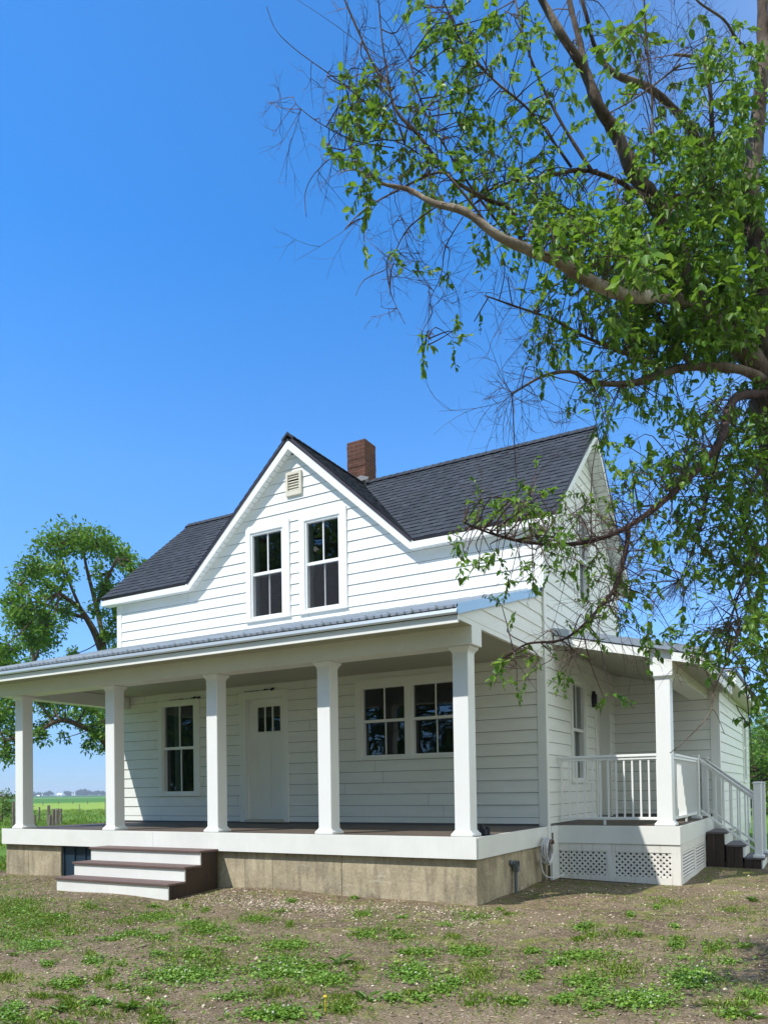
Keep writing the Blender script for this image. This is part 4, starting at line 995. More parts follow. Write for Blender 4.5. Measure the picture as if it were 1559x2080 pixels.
# ------------------------------------------------------------------ foreground tree
def near_tree():
    rng = np.random.default_rng(11)
    t = thing('big_tree', 'large leafy tree leaning in from the right in front of the house', 'tree', tuple(at(1650, 1936, 6.0)))
    T = MB(); nodes_ = []; wood = MB(); pale = MB(); low = MB(); tw = MB()
    def limb(mbx, pts, r0, r1, n=8, jit=0.0):
        P = smooth_path([at(*p) for p in pts], 5)
        if jit: P = [p+rng.normal(size=3)*jit for p in P]
        rr = [r0+(r1-r0)*(i/(len(P)-1)) for i in range(len(P))]
        rr = [r*(1+rng.uniform(-0.11, 0.13)) for r in rr]
        mbx.tube(P, rr, n); nodes_.extend(P[2:]); return P
    # trunk and fork (x, y in photo pixels, distance in metres)
    limb(T, [(1655, 1950, 6.0), (1640, 1700, 6.0), (1630, 1400, 6.05), (1612, 1120, 6.05), (1590, 930, 6.0), (1562, 800, 5.95)], 0.21, 0.15, 12)
    limb(T, [(1566, 820, 5.95), (1562, 700, 6.0), (1555, 600, 6.1), (1540, 510, 6.2), (1518, 430, 6.3), (1522, 370, 6.35), (1535, 270, 6.4), (1548, 130, 6.5), (1548, 20, 6.55), (1550, -90, 6.6)], 0.125, 0.035, 12)
    limb(wood, [(1556, 770, 5.95), (1500, 700, 5.85), (1440, 650, 5.75), (1400, 590, 5.65), (1370, 500, 5.6), (1330, 410, 5.5), (1290, 355, 5.45), (1250, 270, 5.4), (1215, 215, 5.3), (1185, 140, 5.3), (1140, 70, 5.2), (1100, 0, 5.2), (1060, -70, 5.1)], 0.082, 0.017, 10)
    limb(wood, [(1190, 150, 5.3), (1178, 90, 5.35), (1160, 20, 5.4), (1150, -40, 5.4)], 0.024, 0.016, 7)
    limb(pale, [(1420, 625, 5.7), (1350, 602, 5.3), (1280, 602, 4.9), (1200, 572, 4.65), (1130, 530, 4.5), (1080, 510, 4.45), (1010, 478, 4.4), (945, 430, 4.4), (880, 412, 4.45), (830, 385, 4.5), (775, 372, 4.5), (725, 345, 4.55), (690, 350, 4.55)], 0.046, 0.0015, 8)
    limb(wood, [(1560, 780, 5.95), (1510, 752, 5.7), (1440, 745, 5.6), (1380, 748, 5.5), (1300, 775, 5.4), (1250, 780, 5.3), (1200, 775, 5.2), (1160, 755, 5.1), (1100, 765, 5.0), (1040, 800, 5.0)], 0.040, 0.005, 7)
    limb(wood, [(1345, 742, 5.45), (1300, 728, 5.4), (1250, 710, 5.3), (1190, 685, 5.2), (1120, 648, 5.1), (1040, 620, 5.0), (985, 600, 5.0)], 0.017, 0.004, 6)
    limb(wood, [(1400, 745, 5.6), (1370, 690, 5.6), (1335, 640, 5.6)], 0.016, 0.006, 6)
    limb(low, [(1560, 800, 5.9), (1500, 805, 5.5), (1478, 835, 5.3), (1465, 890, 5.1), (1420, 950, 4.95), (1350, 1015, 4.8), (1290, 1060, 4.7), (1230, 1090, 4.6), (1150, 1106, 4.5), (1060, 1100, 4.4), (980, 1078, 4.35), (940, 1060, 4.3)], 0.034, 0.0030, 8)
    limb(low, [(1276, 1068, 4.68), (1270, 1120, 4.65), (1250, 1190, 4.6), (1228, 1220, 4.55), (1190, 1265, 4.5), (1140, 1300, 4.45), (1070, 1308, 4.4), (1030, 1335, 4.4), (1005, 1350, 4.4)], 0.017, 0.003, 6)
    limb(wood, [(1340, 405, 5.5), (1300, 395, 5.45), (1250, 365, 5.4), (1180, 345, 5.3), (1100, 360, 5.2), (1040, 368, 5.1), (960, 400, 5.0)], 0.020, 0.006, 6)
    limb(wood, [(1500, 402, 6.3), (1420, 398, 6.0), (1350, 400, 5.8), (1300, 385, 5.7)], 0.028, 0.012, 6)
    limb(wood, [(1450, 420, 6.1), (1420, 300, 6.0), (1380, 235, 5.9), (1320, 180, 5.8), (1250, 150, 5.7), (1210, 100, 5.7), (1190, 30, 5.6), (1170, -40, 5.6)], 0.036, 0.010, 8)
    limb(wood, [(1328, 330, 5.2), (1325, 260, 5.2), (1322, 180, 5.2), (1312, 80, 5.2), (1306, -40, 5.2)], 0.009, 0.006, 6)
    limb(wood, [(1380, 130, 5.6), (1330, 170, 5.5), (1280, 205, 5.4), (1225, 235, 5.35)], 0.008, 0.004, 5)
    limb(wood, [(1440, 360, 6.1), (1445, 250, 6.0), (1430, 130, 6.0), (1370, 110, 6.0)], 0.022, 0.01, 6)
    limb(wood, [(1545, 120, 6.4), (1500, 85, 6.2), (1470, 40, 6.1), (1420, 5, 6.0), (1390, -30, 6.0)], 0.014, 0.006, 6)
    limb(wood, [(1060, 505, 4.9), (1040, 430, 4.9), (990, 405, 4.9), (920, 365, 4.85), (885, 320, 4.8), (850, 275, 4.8), (805, 225, 4.8), (785, 165, 4.8), (765, 145, 4.8), (735, 80, 4.8), (700, 0, 4.8), (680, -50, 4.8)], 0.013, 0.005, 6)
    limb(wood, [(790, 170, 4.8), (778, 100, 4.75), (771, 30, 4.75), (765, -40, 4.7)], 0.006, 0.004, 5)
    limb(wood, [(1000, 470, 4.8), (930, 380, 4.7), (890, 350, 4.7), (800, 390, 4.7), (740, 425, 4.65), (700, 465, 4.65)], 0.009, 0.003, 5)
    limb(wood, [(1040, 490, 4.9), (960, 385, 4.9), (905, 300, 4.85), (860, 220, 4.85), (830, 120, 4.8)], 0.008, 0.004, 5)
    limb(wood, [(1200, 345, 5.3), (1140, 250, 5.3), (1090, 150, 5.25), (1060, 60, 5.2), (1040, -30, 5.2)], 0.012, 0.005, 6)
    limb(wood, [(1160, 340, 5.3), (1080, 230, 5.2), (1000, 160, 5.1), (940, 90, 5.1), (900, 0, 5.0)], 0.010, 0.004, 5)
    limb(wood, [(885, 420, 4.7), (830, 462, 4.7), (800, 515, 4.7), (785, 545, 4.7), (740, 568, 4.7), (722, 600, 4.7)], 0.006, 0.0022, 4)
    limb(wood, [(940, 440, 4.75), (905, 500, 4.8), (895, 560, 4.8), (872, 615, 4.8), (870, 700, 4.8)], 0.005, 0.002, 4)
    limb(wood, [(785, 548, 4.7), (795, 600, 4.7), (822, 658, 4.7)], 0.0035, 0.002, 4)
    limb(wood, [(700, 172, 4.7), (655, 140, 4.7), (600, 100, 4.7), (560, 60, 4.7), (541, 12, 4.7)], 0.0045, 0.002, 4)
    limb(wood, [(860, 275, 4.8), (770, 230, 4.75), (700, 172, 4.7)], 0.0055, 0.0045, 4)
    limb(wood, [(800, 300, 4.75), (720, 285, 4.7), (650, 250, 4.7), (605, 215, 4.7), (595, 195, 4.7)], 0.005, 0.002, 4)
    limb(wood, [(900, 350, 4.8), (800, 285, 4.75), (700, 305, 4.7), (645, 345, 4.7), (620, 390, 4.7), (622, 440, 4.7)], 0.005, 0.002, 4)
    limb(wood, [(1480, 1200, 5.2), (1500, 1270, 5.0), (1480, 1330, 4.8), (1450, 1400, 4.7), (1440, 1450, 4.6), (1395, 1500, 4.6), (1360, 1530, 4.6)], 0.007, 0.003, 5)
    limb(wood, [(1445, 1440, 4.6), (1455, 1452, 4.6), (1470, 1490, 4.65)], 0.003, 0.002, 4)
    limb(wood, [(1560, 1100, 5.9), (1525, 1150, 5.6), (1495, 1220, 5.3), (1480, 1300, 5.1), (1510, 1370, 5.0), (1524, 1500, 5.0), (1530, 1570, 5.0)], 0.010, 0.0022, 5)
    limb(low, [(1470, 880, 5.15), (1440, 990, 5.3), (1420, 1080, 5.3), (1380, 1180, 5.2)], 0.012, 0.004, 5)
    limb(wood, [(1590, 930, 6.0), (1540, 960, 5.8), (1510, 1040, 5.7), (1500, 1140, 5.7)], 0.022, 0.006, 6)
    # bare twigs
    allp = np.array(nodes_)
    def grow_twig(p, d, L, r, depth=0):
        n = 5; P = [p]; d = d/np.linalg.norm(d); curl = rng.normal(size=3)*0.20; grav = np.array([0, 0, rng.uniform(-0.16, 0.06)])
        for k in range(n):
            d = d+curl+grav*0.8; d /= np.linalg.norm(d); P.append(P[-1]+d*L/n)
        tw.tube(P, [r*(1-0.65*k/n) for k in range(n+1)], 3, False)
        if depth < 2:
            for k in range(rng.integers(2, 5)):
                i = rng.integers(1, n); dd = (P[i+1]-P[i]); dd = dd/np.linalg.norm(dd)+rng.normal(size=3)*0.55
                grow_twig(P[i], dd, L*rng.uniform(0.35, 0.65), r*0.62, depth+1)
        return P
    cr = np.array(ray(1150, 600)); right = _M@np.array([1., 0, 0]); upv = np.array([0, 0, 1.])
    twz = [(700, 170, 90, 90, 26), (640, 300, 60, 80, 12), (780, 60, 80, 70, 26), (830, 420, 90, 80, 26), (900, 120, 120, 100, 26), (1240, 60, 120, 80, 40), (1400, 110, 100, 90, 46), (1000, 300, 140, 110, 26),
           (1080, 700, 110, 70, 46), (1060, 800, 80, 60, 22), (1120, 1080, 110, 90, 24), (1260, 960, 120, 90, 34), (1360, 1120, 90, 110, 56), (1440, 1220, 80, 90, 44), (1190, 1180, 90, 80, 14), (1300, 1200, 90, 70, 30), (820, 560, 70, 70, 14), (1150, 420, 150, 100, 16), (960, 560, 90, 60, 16), (1300, 1250, 90, 60, 20), (1130, 1330, 60, 60, 10), (1330, 830, 90, 50, 16), (1320, 280, 120, 90, 24)]
    px = lambda P: (CX+F*(P@_M[:, 0])/-(P@_M[:, 2]), CY-F*(P@_M[:, 1])/-(P@_M[:, 2]))
    ax, ay = px(allp)
    for (x, y, sx_, sy_, n) in twz:
        for k in range(int(n*0.72)):
            qx, qy = x+rng.normal()*sx_*0.7, y+rng.normal()*sy_*0.7
            i = np.argmin((ax-qx)**2+(ay-qy)**2+rng.uniform(0, 900, len(ax))); p = allp[i]; dep = -(p@_M[:, 2])
            tgt = at(qx, qy, dep+rng.normal()*0.3); d = tgt-p+rng.normal(size=3)*0.08
            L = min(max(np.linalg.norm(d), 0.18), 0.6)
            grow_twig(p, d, L*rng.uniform(0.9, 1.3), 0.0027)
    # leaf clusters hung on their own twigs
    zones = [(735, 170, 40, 28, 16), (750, 215, 45, 25, 20), (705, 245, 25, 30, 9), (740, 380, 22, 25, 7), (735, 480, 10, 20, 2), (715, 320, 20, 15, 3),
             (905, 60, 35, 45, 20), (930, 130, 40, 45, 22), (960, 70, 40, 50, 12), (860, 20, 15, 20, 4), (990, 30, 50, 35, 12), (880, 180, 50, 50, 14), (800, 290, 50, 40, 16), (870, 300, 60, 50, 24),
             (960, 250, 60, 60, 26), (1000, 360, 70, 50, 30), (900, 380, 50, 40, 14), (1050, 60, 40, 60, 10), (1080, 130, 50, 60, 12), (1060, 250, 60, 60, 22), (1130, 330, 60, 60, 22), (1170, 120, 50, 60, 6),
             (1100, 440, 90, 45, 46), (1180, 470, 80, 50, 50), (1060, 490, 50, 25, 14), (1260, 480, 80, 60, 60), (1330, 540, 80, 50, 70), (1400, 450, 70, 70, 70), (1420, 330, 60, 50, 46), (1380, 270, 60, 40, 22),
             (1490, 330, 50, 70, 46), (1520, 480, 45, 80, 60), (1460, 560, 60, 50, 60), (1240, 560, 70, 30, 26), (1500, 640, 50, 60, 50), (1400, 640, 60, 40, 46), (1290, 640, 60, 35, 30), (1150, 600, 50, 35, 12), (1200, 650, 60, 30, 16), (1080, 580, 40, 35, 6),
             (1350, 700, 70, 40, 26), (1440, 690, 50, 30, 20), (1260, 740, 70, 30, 14), (1190, 800, 50, 30, 10), (1330, 810, 60, 30, 18), (1400, 830, 50, 40, 22), (1160, 700, 50, 30, 7), (1270, 200, 50, 50, 8), (1470, 60, 60, 50, 10), (1420, 160, 60, 50, 12), (1500, 180, 40, 60, 14), (1320, 60, 60, 50, 7),
             (1480, 850, 40, 50, 26), (1520, 900, 40, 60, 40), (1450, 960, 50, 50, 30), (1380, 920, 50, 50, 20), (1530, 1020, 32, 60, 44), (1490, 1090, 40, 50, 30), (1430, 1060, 45, 45, 22), (1350, 960, 40, 40, 12), (1530, 1150, 30, 60, 36), (1515, 1240, 28, 50, 18), (1548, 1330, 18, 60, 14), (1410, 1130, 40, 40, 12),
             (1010, 1030, 45, 30, 12), (1060, 1010, 30, 25, 6), (1110, 1020, 30, 25, 6), (950, 1110, 25, 25, 5), (1000, 1130, 40, 30, 6), (1060, 1150, 30, 30, 6), (1110, 1080, 40, 40, 7), (1160, 1130, 40, 40, 10), (1200, 1020, 40, 50, 8), (1200, 1220, 40, 40, 8), (1260, 1250, 30, 30, 6), (1240, 1150, 40, 40, 7), (1300, 1180, 40, 50, 8), (1280, 980, 50, 50, 12), (1320, 1080, 40, 40, 8), (1230, 880, 30, 30, 8),
             (1010, 1345, 22, 18, 5), (1070, 1320, 25, 18, 4), (1085, 1370, 20, 14, 3), (1050, 1225, 15, 15, 2), (1160, 1370, 25, 18, 4), (1230, 1400, 20, 15, 2), (1350, 1280, 30, 30, 6), (1400, 1290, 30, 30, 6), (1440, 1320, 30, 30, 5), (1480, 1300, 30, 40, 10), (1530, 1400, 20, 30, 5),
             (862, 675, 8, 14, 2), (905, 685, 12, 18, 3), (875, 725, 10, 12, 2), (925, 675, 8, 8, 1), (900, 555, 14, 14, 2), (980, 630, 10, 10, 1), (1090, 690, 40, 30, 3), (780, 500, 12, 14, 2), (822, 550, 8, 8, 1), (560+120, 300, 8, 10, 1)]
    LC = [(x_, 415+(x_-880)*0.475+(14 if 1000 < x_ < 1250 else 0)) for x_ in range(880, 1300, 25)]+[(1478, 835), (1465, 890), (1445, 920), (1420, 950), (1385, 985), (1350, 1015), (1320, 1038), (1290, 1060), (1260, 1075), (1230, 1090), (1190, 1098), (1270, 1120), (1260, 1160), (1240, 1205)]
    LV = Leaves(); tips = []
    base = np.array(nodes_)
    for (x, y, sx_, sy_, n) in zones:
        for k in range(int(round(n*(0.85 if x > 1230 and y < 720 else (0.98 if y > 820 else 0.68))))):
            qx, qy = x+rng.normal()*sx_*0.75, y+rng.normal()*sy_*0.75
            bx_, by_ = px(base); i = np.argmin((bx_-qx)**2+(by_-qy)**2)
            dep = -(base[i]@_M[:, 2])+rng.normal()*0.30*(1 if qx > 1000 else 0.5)
            near_c = min(math.hypot(qx-a_, qy-b_) for a_, b_ in LC) < 42
            tips.append((at(qx, qy, dep+((0.75 if qy < 720 else 0.35) if near_c else 0)), qx, qy))
    for T_, qx, qy in tips:
        dd = np.linalg.norm(base-T_, axis=1)+rng.uniform(0, 0.12, len(base)); i = np.argmin(dd); p = base[i]
        mid = (p+T_)/2+rng.normal(size=3)*0.05+np.array([0, 0, 0.05]); P = smooth_path([p, mid, T_], 3)
        tw.tube(P, [0.0048, 0.0044, 0.004, 0.0036, 0.003, 0.0026, 0.002], 3, False)
        sz = (rng.uniform(0.050, 0.085) if qy < 720 else rng.uniform(0.036, 0.062)) if qx > 1230 else (rng.uniform(0.038, 0.064) if qy < 800 else rng.uniform(0.030, 0.048))
        for _ in range(2 if (qx > 1100 and qy < 800) or qx > 1440 else int(rng.integers(1, 3))):
            m = int(rng.integers(6, 13))
            dr = T_-p; dr = dr/(np.linalg.norm(dr)+1e-6)*0.4+rng.normal(size=3)*0.5+np.array([0, 0, -0.5]); dr /= np.linalg.norm(dr)
            Ls = m*sz*0.33; sp = [T_+dr*Ls*j/3+np.array([0, 0, -0.03*j*j/9]) for j in range(4)]
            tw.tube(sp, 0.0016, 3, False)
            s_ = (rng.permutation(m)+0.5)/m; pos = T_+dr*Ls*s_[:, None]
            d = dr*0.6+rng.normal(size=(m, 3))*0.7+np.array([0, 0, -0.5])
            LV.add(pos, d, np.full(m, sz)*rng.uniform(0.55, 1.2, m), rng, 0.56, up=np.tile(np.array([-0.25, -0.35, 1.]), (m, 1)))
    trunk = T.build('trunk', M['bark'], t, smooth=True)
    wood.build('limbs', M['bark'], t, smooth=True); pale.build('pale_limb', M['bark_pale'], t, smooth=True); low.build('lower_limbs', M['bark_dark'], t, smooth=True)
    tw.build('twigs', M['twig'], t)
    LV.build('leaves', M['leaf'], t)
    print('near tree leaves', sum(len(p) for p in LV.P), 'tips', len(tips))
near_tree()

# ------------------------------------------------------------------ tree behind the porch on the left
def far_tree(name, label, limbs, lumps, base, leafmat, size, per, seed, sq=0.8, dens=1.0, group=None, bark='bark_far'):
    rng = np.random.default_rng(seed); t = thing(name, label, 'tree', base, group); wood = MB(); nodes_ = []
    for pts, r0, r1 in limbs:
        P = smooth_path([np.array(p) for p in pts], 4); wood.tube(P, [r0+(r1-r0)*i/(len(P)-1) for i in range(len(P))], 7); nodes_.extend(P)
    base_ = np.array(nodes_); LV = Leaves()
    for (c, r) in lumps:
        c = np.array(c); n = max(2, int(r*r*per*dens))
        i = np.argmin(np.linalg.norm(base_-c, axis=1)); mid = (base_[i]+c)/2+rng.normal(size=3)*r*0.15
        wood.tube(smooth_path([base_[i], mid, c], 3), [0.05*r+0.015, 0.045*r+0.013, 0.04*r+0.012, 0.035*r+0.01, 0.03*r+0.009, 0.02*r+0.008, 0.012], 4, False)
        # sprays: sub-clumps through the lump's volume
        ns = max(3, int(n/12)); sd_ = rng.normal(size=(ns, 3)); sd_ /= np.linalg.norm(sd_, axis=1, keepdims=True)
        sc_ = c+sd_*(r*rng.uniform(0.15, 1.0, (ns, 1))**0.5)*np.array([1, 1, sq])
        for q in sc_[::3]: wood.tube([c, (c+q)/2+rng.normal(size=3)*0.08*r, q], [0.022, 0.016, 0.008], 3, False)
        for q in sc_:
            m = int(rng.integers(8, 17)); pos = q+rng.normal(size=(m, 3))*r*0.22
            d = rng.normal(size=(m, 3))+0.5*(q-c)/r+np.array([0, 0, -0.25])
            LV.add(pos, d, rng.uniform(0.7, 1.3, m)*size, rng, 0.55, up=np.tile(np.array([0., 0, 1.3]), (m, 1)))
    wood.build('trunk', M[bark], t, smooth=True); LV.build('crown', M[leafmat], t)
    return t
dl = 24.0
A = lambda x, y, d=dl: at(x, y, d)
rg = np.random.default_rng(5)
lump_px = [(150, 1095, 34), (115, 1108, 28), (190, 1098, 30), (215, 1112, 24), (240, 1125, 24), (262, 1140, 22), (268, 1165, 18), (60, 1160, 26), (85, 1150, 22), (42, 1190, 22), (28, 1225, 24), (62, 1225, 26), (38, 1260, 26), (75, 1262, 26), (105, 1195, 24), (130, 1165, 22), (135, 1238, 24),
           (98, 1275, 22), (70, 1300, 20), (218, 1195, 22), (235, 1235, 18), (205, 1165, 20), (228, 1285, 22), (200, 1240, 16), (150, 1330, 14), (118, 1342, 10), (15, 1310, 22), (0, 1345, 26), (30, 1352, 16), (8, 1400, 24), (35, 1430, 22), (8, 1450, 28), (25, 1495, 24), (5, 1530, 22), (45, 1480, 16), (95, 1425, 22), (130, 1420, 22), (165, 1415, 24), (190, 1440, 26), (205, 1480, 22), (150, 1465, 20),
           (110, 1455, 18), (78, 1500, 14), (85, 1480, 14), (185, 1510, 14), (130, 1500, 10), (212, 1520, 14), (230, 1440, 24), (240, 1330, 24), (255, 1260, 24), (200, 1365, 18), (-20, 1450, 26)]
lumps = [(A(x, y, dl+rg.normal()*1.5), r/F*dl*1.25) for x, y, r in lump_px]
limbs = [([A(268, 1700), A(262, 1600), A(256, 1500), A(240, 1400), A(212, 1335), A(190, 1280), A(160, 1235), A(120, 1205, dl-1)], 0.25, 0.05),
         ([A(214, 1345), A(206, 1280, dl+.5), A(190, 1210, dl+.5), A(175, 1150, dl), A(165, 1095, dl)], 0.10, 0.03), ([A(196, 1230), A(215, 1180, dl-.7), A(240, 1130, dl-1)], 0.08, 0.03),
         ([A(258, 1560), A(205, 1500, dl-1), A(165, 1475, dl-1.5), A(120, 1464, dl-1.5), A(70, 1490, dl-2), A(10, 1505, dl-2)], 0.12, 0.03),
         ([A(262, 1600), A(215, 1470, dl+1), A(160, 1425, dl+1), A(120, 1395, dl+1)], 0.13, 0.04), ([A(175, 1255), A(120, 1240, dl+.6), A(70, 1215, dl+.8), A(40, 1190, dl+.8)], 0.07, 0.025),
         ([A(165, 1240), A(140, 1180, dl-.6), A(120, 1120, dl-.8)], 0.06, 0.02), ([A(262, 1500), A(262, 1350, dl+1), A(255, 1250, dl+1)], 0.15, 0.04)]
lt = far_tree('shade_tree', 'broad green tree behind the left end of the porch', limbs, lumps, tuple(A(268, 1720)[:2])+(G0-0.05,), 'leaf_far', 0.125, 1800, 21)
# second, nearer-left tree whose stem shows above the porch roof
d2 = 27.0; B = lambda x, y, d=d2: at(x, y, d)
lp2 = [(B(x, y, d2+rg.normal()), r/F*d2*1.25) for x, y, r in [(80, 1318, 18), (55, 1290, 18), (100, 1300, 16), (-30, 1380, 40), (-60, 1430, 40), (-10, 1330, 24), (60, 1345, 14), (20, 1370, 24), (-50, 1330, 34), (40, 1250, 20), (95, 1255, 16)]]
far_tree('shade_tree', 'smaller green tree at the left edge, its thin stem above the porch roof', [([B(-70, 1700), B(-72, 1600), B(-66, 1500), B(-45, 1450), B(-30, 1370)], 0.2, 0.08), ([B(-66, 1500), B(-10, 1440), B(40, 1400), B(76, 1390), B(70, 1340), B(52, 1290), B(45, 1240)], 0.12, 0.03), ([B(70, 1345), B(85, 1300), B(95, 1260)], 0.05, 0.02)], lp2, tuple(B(-70, 1720)[:2])+(G0-0.05,), 'leaf_far', 0.135, 1900, 22)

# trees across the yard behind the photographer: the panes reflect them
def yard_tree(x, y, hgt, seed, label):
    rng = np.random.default_rng(seed); z0 = G0
    L = []; Lb = []
    for k in range(42):
        a = rng.uniform(0, 2*math.pi); rr = hgt*0.34*math.sqrt(rng.uniform(0, 1)); zz = z0+hgt*rng.uniform(0.07, 0.92)
        f_ = 1-max(0, (zz-z0)/hgt-0.5)*1.1
        L.append(((x+rr*math.cos(a)*f_, y+rr*math.sin(a)*f_, zz), hgt*rng.uniform(0.09, 0.13)))
    Lb = [([(x, y, z0), (x+0.2, y, z0+hgt*0.3), (x-0.1, y+0.2, z0+hgt*0.6), (x, y, z0+hgt*0.85)], 0.4, 0.08)]
    for k in range(6):
        a = k*1.05; Lb.append(([(x, y, z0+hgt*(0.25+0.07*k)), (x+hgt*0.15*math.cos(a), y+hgt*0.15*math.sin(a), z0+hgt*(0.36+0.07*k)), (x+hgt*0.28*math.cos(a), y+hgt*0.28*math.sin(a), z0+hgt*(0.42+0.07*k))], 0.14, 0.04))
    return far_tree('yard_tree', label, Lb, L, (x, y, z0), 'leaf_far', 0.42, 80, seed, sq=0.9, group='tall trees across the yard')
yt = yard_tree(-20, -18, 20, 31, 'tall dense green tree across the yard, mirrored in the window panes')
def copy_tree(root, dx, dy, rz, s_, lab=None):
    c = root.copy(); col.objects.link(c); c.location = (root.location.x+dx, root.location.y+dy, root.location.z); c.rotation_euler = (0, 0, rz); c.scale = (s_, s_, s_)
    if lab: c['label'] = lab
    for ch in root.children:
        k = ch.copy(); col.objects.link(k); k.parent = c
    return c
for (dx, dy, rz, s_, lb) in ((-9, 2, 1.2, 1.05, 'tall yard tree mirrored in the left porch window'), (-19, -1, 2.5, 1.1, 'tallest yard tree at the far left of the row across the yard'), (8, -3, 4.0, 0.95, 'slightly shorter yard tree mirrored in the paired porch window'), (-29, 3, 0.5, 1.0, 'outermost left yard tree standing by the meadow'), (22, -4, 3.3, 1.0, 'yard tree right behind the photographer'), (40, 6, 2.2, 1.1, 'lone yard tree far to the right across the yard')):
    copy_tree(yt, dx, dy, rz, s_, lb)

# right edge background bushes
def bush(name, label, cx, cy, wdt, hgt, seed, mat='leaf_bright', size=0.16, cat='bush', grp=None, n=26, per=260, z0=G0):
    rng = np.random.default_rng(seed); L = []
    for k in range(n):
        a = rng.uniform(0, 2*math.pi); rr = wdt*0.5*math.sqrt(rng.uniform(0, 1)); h = rng.uniform(0.12, 0.9)*hgt*(1-0.45*(rr/(wdt*0.5))**2)
        L.append(((cx+rr*math.cos(a), cy+rr*math.sin(a), z0+h), min(wdt, hgt)*rng.uniform(0.12, 0.2)))
    o = far_tree(name, label, [([(cx, cy, z0-0.1), (cx+0.1, cy, z0+hgt*0.3), (cx, cy+0.1, z0+hgt*0.6)], 0.05+0.01*hgt, 0.02)], L, (cx, cy, z0), mat, size, per, seed, group=grp)
    o['category'] = cat; return o
for k, (x, y, d, wd, hg) in enumerate(((1545, 1690, 34, 4.5, 3.2), (1600, 1700, 36, 5.0, 4.4), (1500, 1680, 42, 5.5, 4.6), (1570, 1690, 47, 7, 6.2))):
    p = at(x, 1640, d)
    bush('bush', ['bright green bush at the right edge beyond the side steps', 'tall bush just outside the right edge', 'rounded green bush behind the far end of the rear wing', 'taller tree-like shrub behind the bushes at the right edge'][k], p[0], p[1], wd, hg, 60+k, 'leaf_far' if k in (2, 3) else 'leaf_bright', 0.17, per=420, n=40)
p = at(18, 1640, 40); bush('bush', 'yellow green bush at the far left beside the porch post', p[0]-0.6, p[1], 3.2, 2.0, 71, 'leaf_bright', 0.12, n=30, per=600)

# ------------------------------------------------------------------ wooden posts in the meadow
def wpost(x, yb, yt, w_px, label, seed, lean=0.0, grp='old wooden posts in the meadow'):
    P = onZ(x, yb, -1.35); dep = -(P@_M[:, 2]); top = at(x+lean, yt, dep); hgt = top[2]-P[2]; r = w_px/2/F*dep
    rng = random.Random(seed); mb = MB()
    n = 9; ring = [1+rng.uniform(-0.12, 0.12) for _ in range(n)]
    pts = [(P[0]+(top[0]-P[0])*k, P[1], P[2]-0.2+(hgt+0.2)*k) for k in (0, 0.4, 0.8, 1.0)]
    mb.tube(pts, [r*1.06, r, r*0.98, r*0.93], n)
    for i in range(len(mb.v)): mb.v[i] = (mb.v[i][0]+rng.uniform(-1, 1)*r*0.08, mb.v[i][1]+rng.uniform(-1, 1)*r*0.08, mb.v[i][2]+(rng.uniform(-0.4, 0.4)*r if i >= 3*n else 0))
    me_o = mb.build('fence_post', M['post_wood'])
    tag(me_o, label, 'post', grp); return me_o
for k, a in enumerate([(98.5, 1678, 1637, 6.5, 'tallest weathered post of the cluster seen past the porch'), (102, 1684, 1656, 7, 'short dark post in front of the tallest post'), (108, 1678, 1644, 6, 'slim weathered post leaning between two thicker ones'), (116, 1678, 1644, 9, 'thickest weathered post of the cluster'), (123.5, 1674, 1643, 4.5, 'thin dark post right of the thickest post'),
                       (70.5, 1679, 1656, 5.5, 'short stump beside the leftmost porch post base'), (79.5, 1668, 1640, 3.5, 'thin grey post standing alone left of the cluster'), (27, 1679, 1628, 6, 'tall grey post left of the leftmost porch post')]):
    wpost(a[0], a[1], a[2], a[3], a[4], k, lean=[0, 0, 1.5, 0, 0, 0, 0.5, 0][k])
for k, (x, yb, yt) in enumerate(((161, 1648, 1634), (119, 1634, 1627), (87, 1637, 1629), (148, 1634, 1627), (178, 1634, 1627), (213.5, 1655, 1624))):
    wpost(x, yb, yt, 1.6, ['thin fence post standing alone in the mid meadow', 'slender fence post above the thickest weathered post', 'slender fence post far off left of the cluster', 'slender far fence post right of the cluster', 'slender far fence post near the second porch post', 'fence post seen right against the second porch post'][k], 40+k, grp='slender fence posts far in the meadow')

# ------------------------------------------------------------------ distant farmsteads and tree line
def dist_tree(x0, x1, yt, seed, d):
    rng = np.random.default_rng(seed); g = -1.36
    cx = (x0+x1)/2; P = at(cx, 1615, d); wd = (x1-x0)/F*d; hg = (1615-yt)/F*d
    LV = Leaves(); n = 420; a = rng.normal(size=(n, 3)); a /= np.linalg.norm(a, axis=1, keepdims=True)
    c = np.array([P[0], P[1], g+hg*0.5]); lob = rng.normal(size=(7, 3))*np.array([wd*0.2, wd*0.2, hg*0.13])
    pos = c+lob[rng.integers(0, 7, n)]+a*np.array([wd*0.27, wd*0.27, hg*0.34])*rng.uniform(0.3, 1, (n, 1))
    LV.add(pos, rng.normal(size=(n, 3)), np.full(n, hg*0.24), rng, 0.8)
    t = thing('distant_tree', 'x', 'tree', (P[0], P[1], g), 'hazy trees on the horizon'); LV.build('crown', M['leaf_haze'], t)
    mb = MB(); mb.tube([(P[0], P[1], g), (P[0], P[1], g+hg*0.5)], [hg*0.04, hg*0.025], 6); mb.build('trunk', M['bark_far'], t); return t
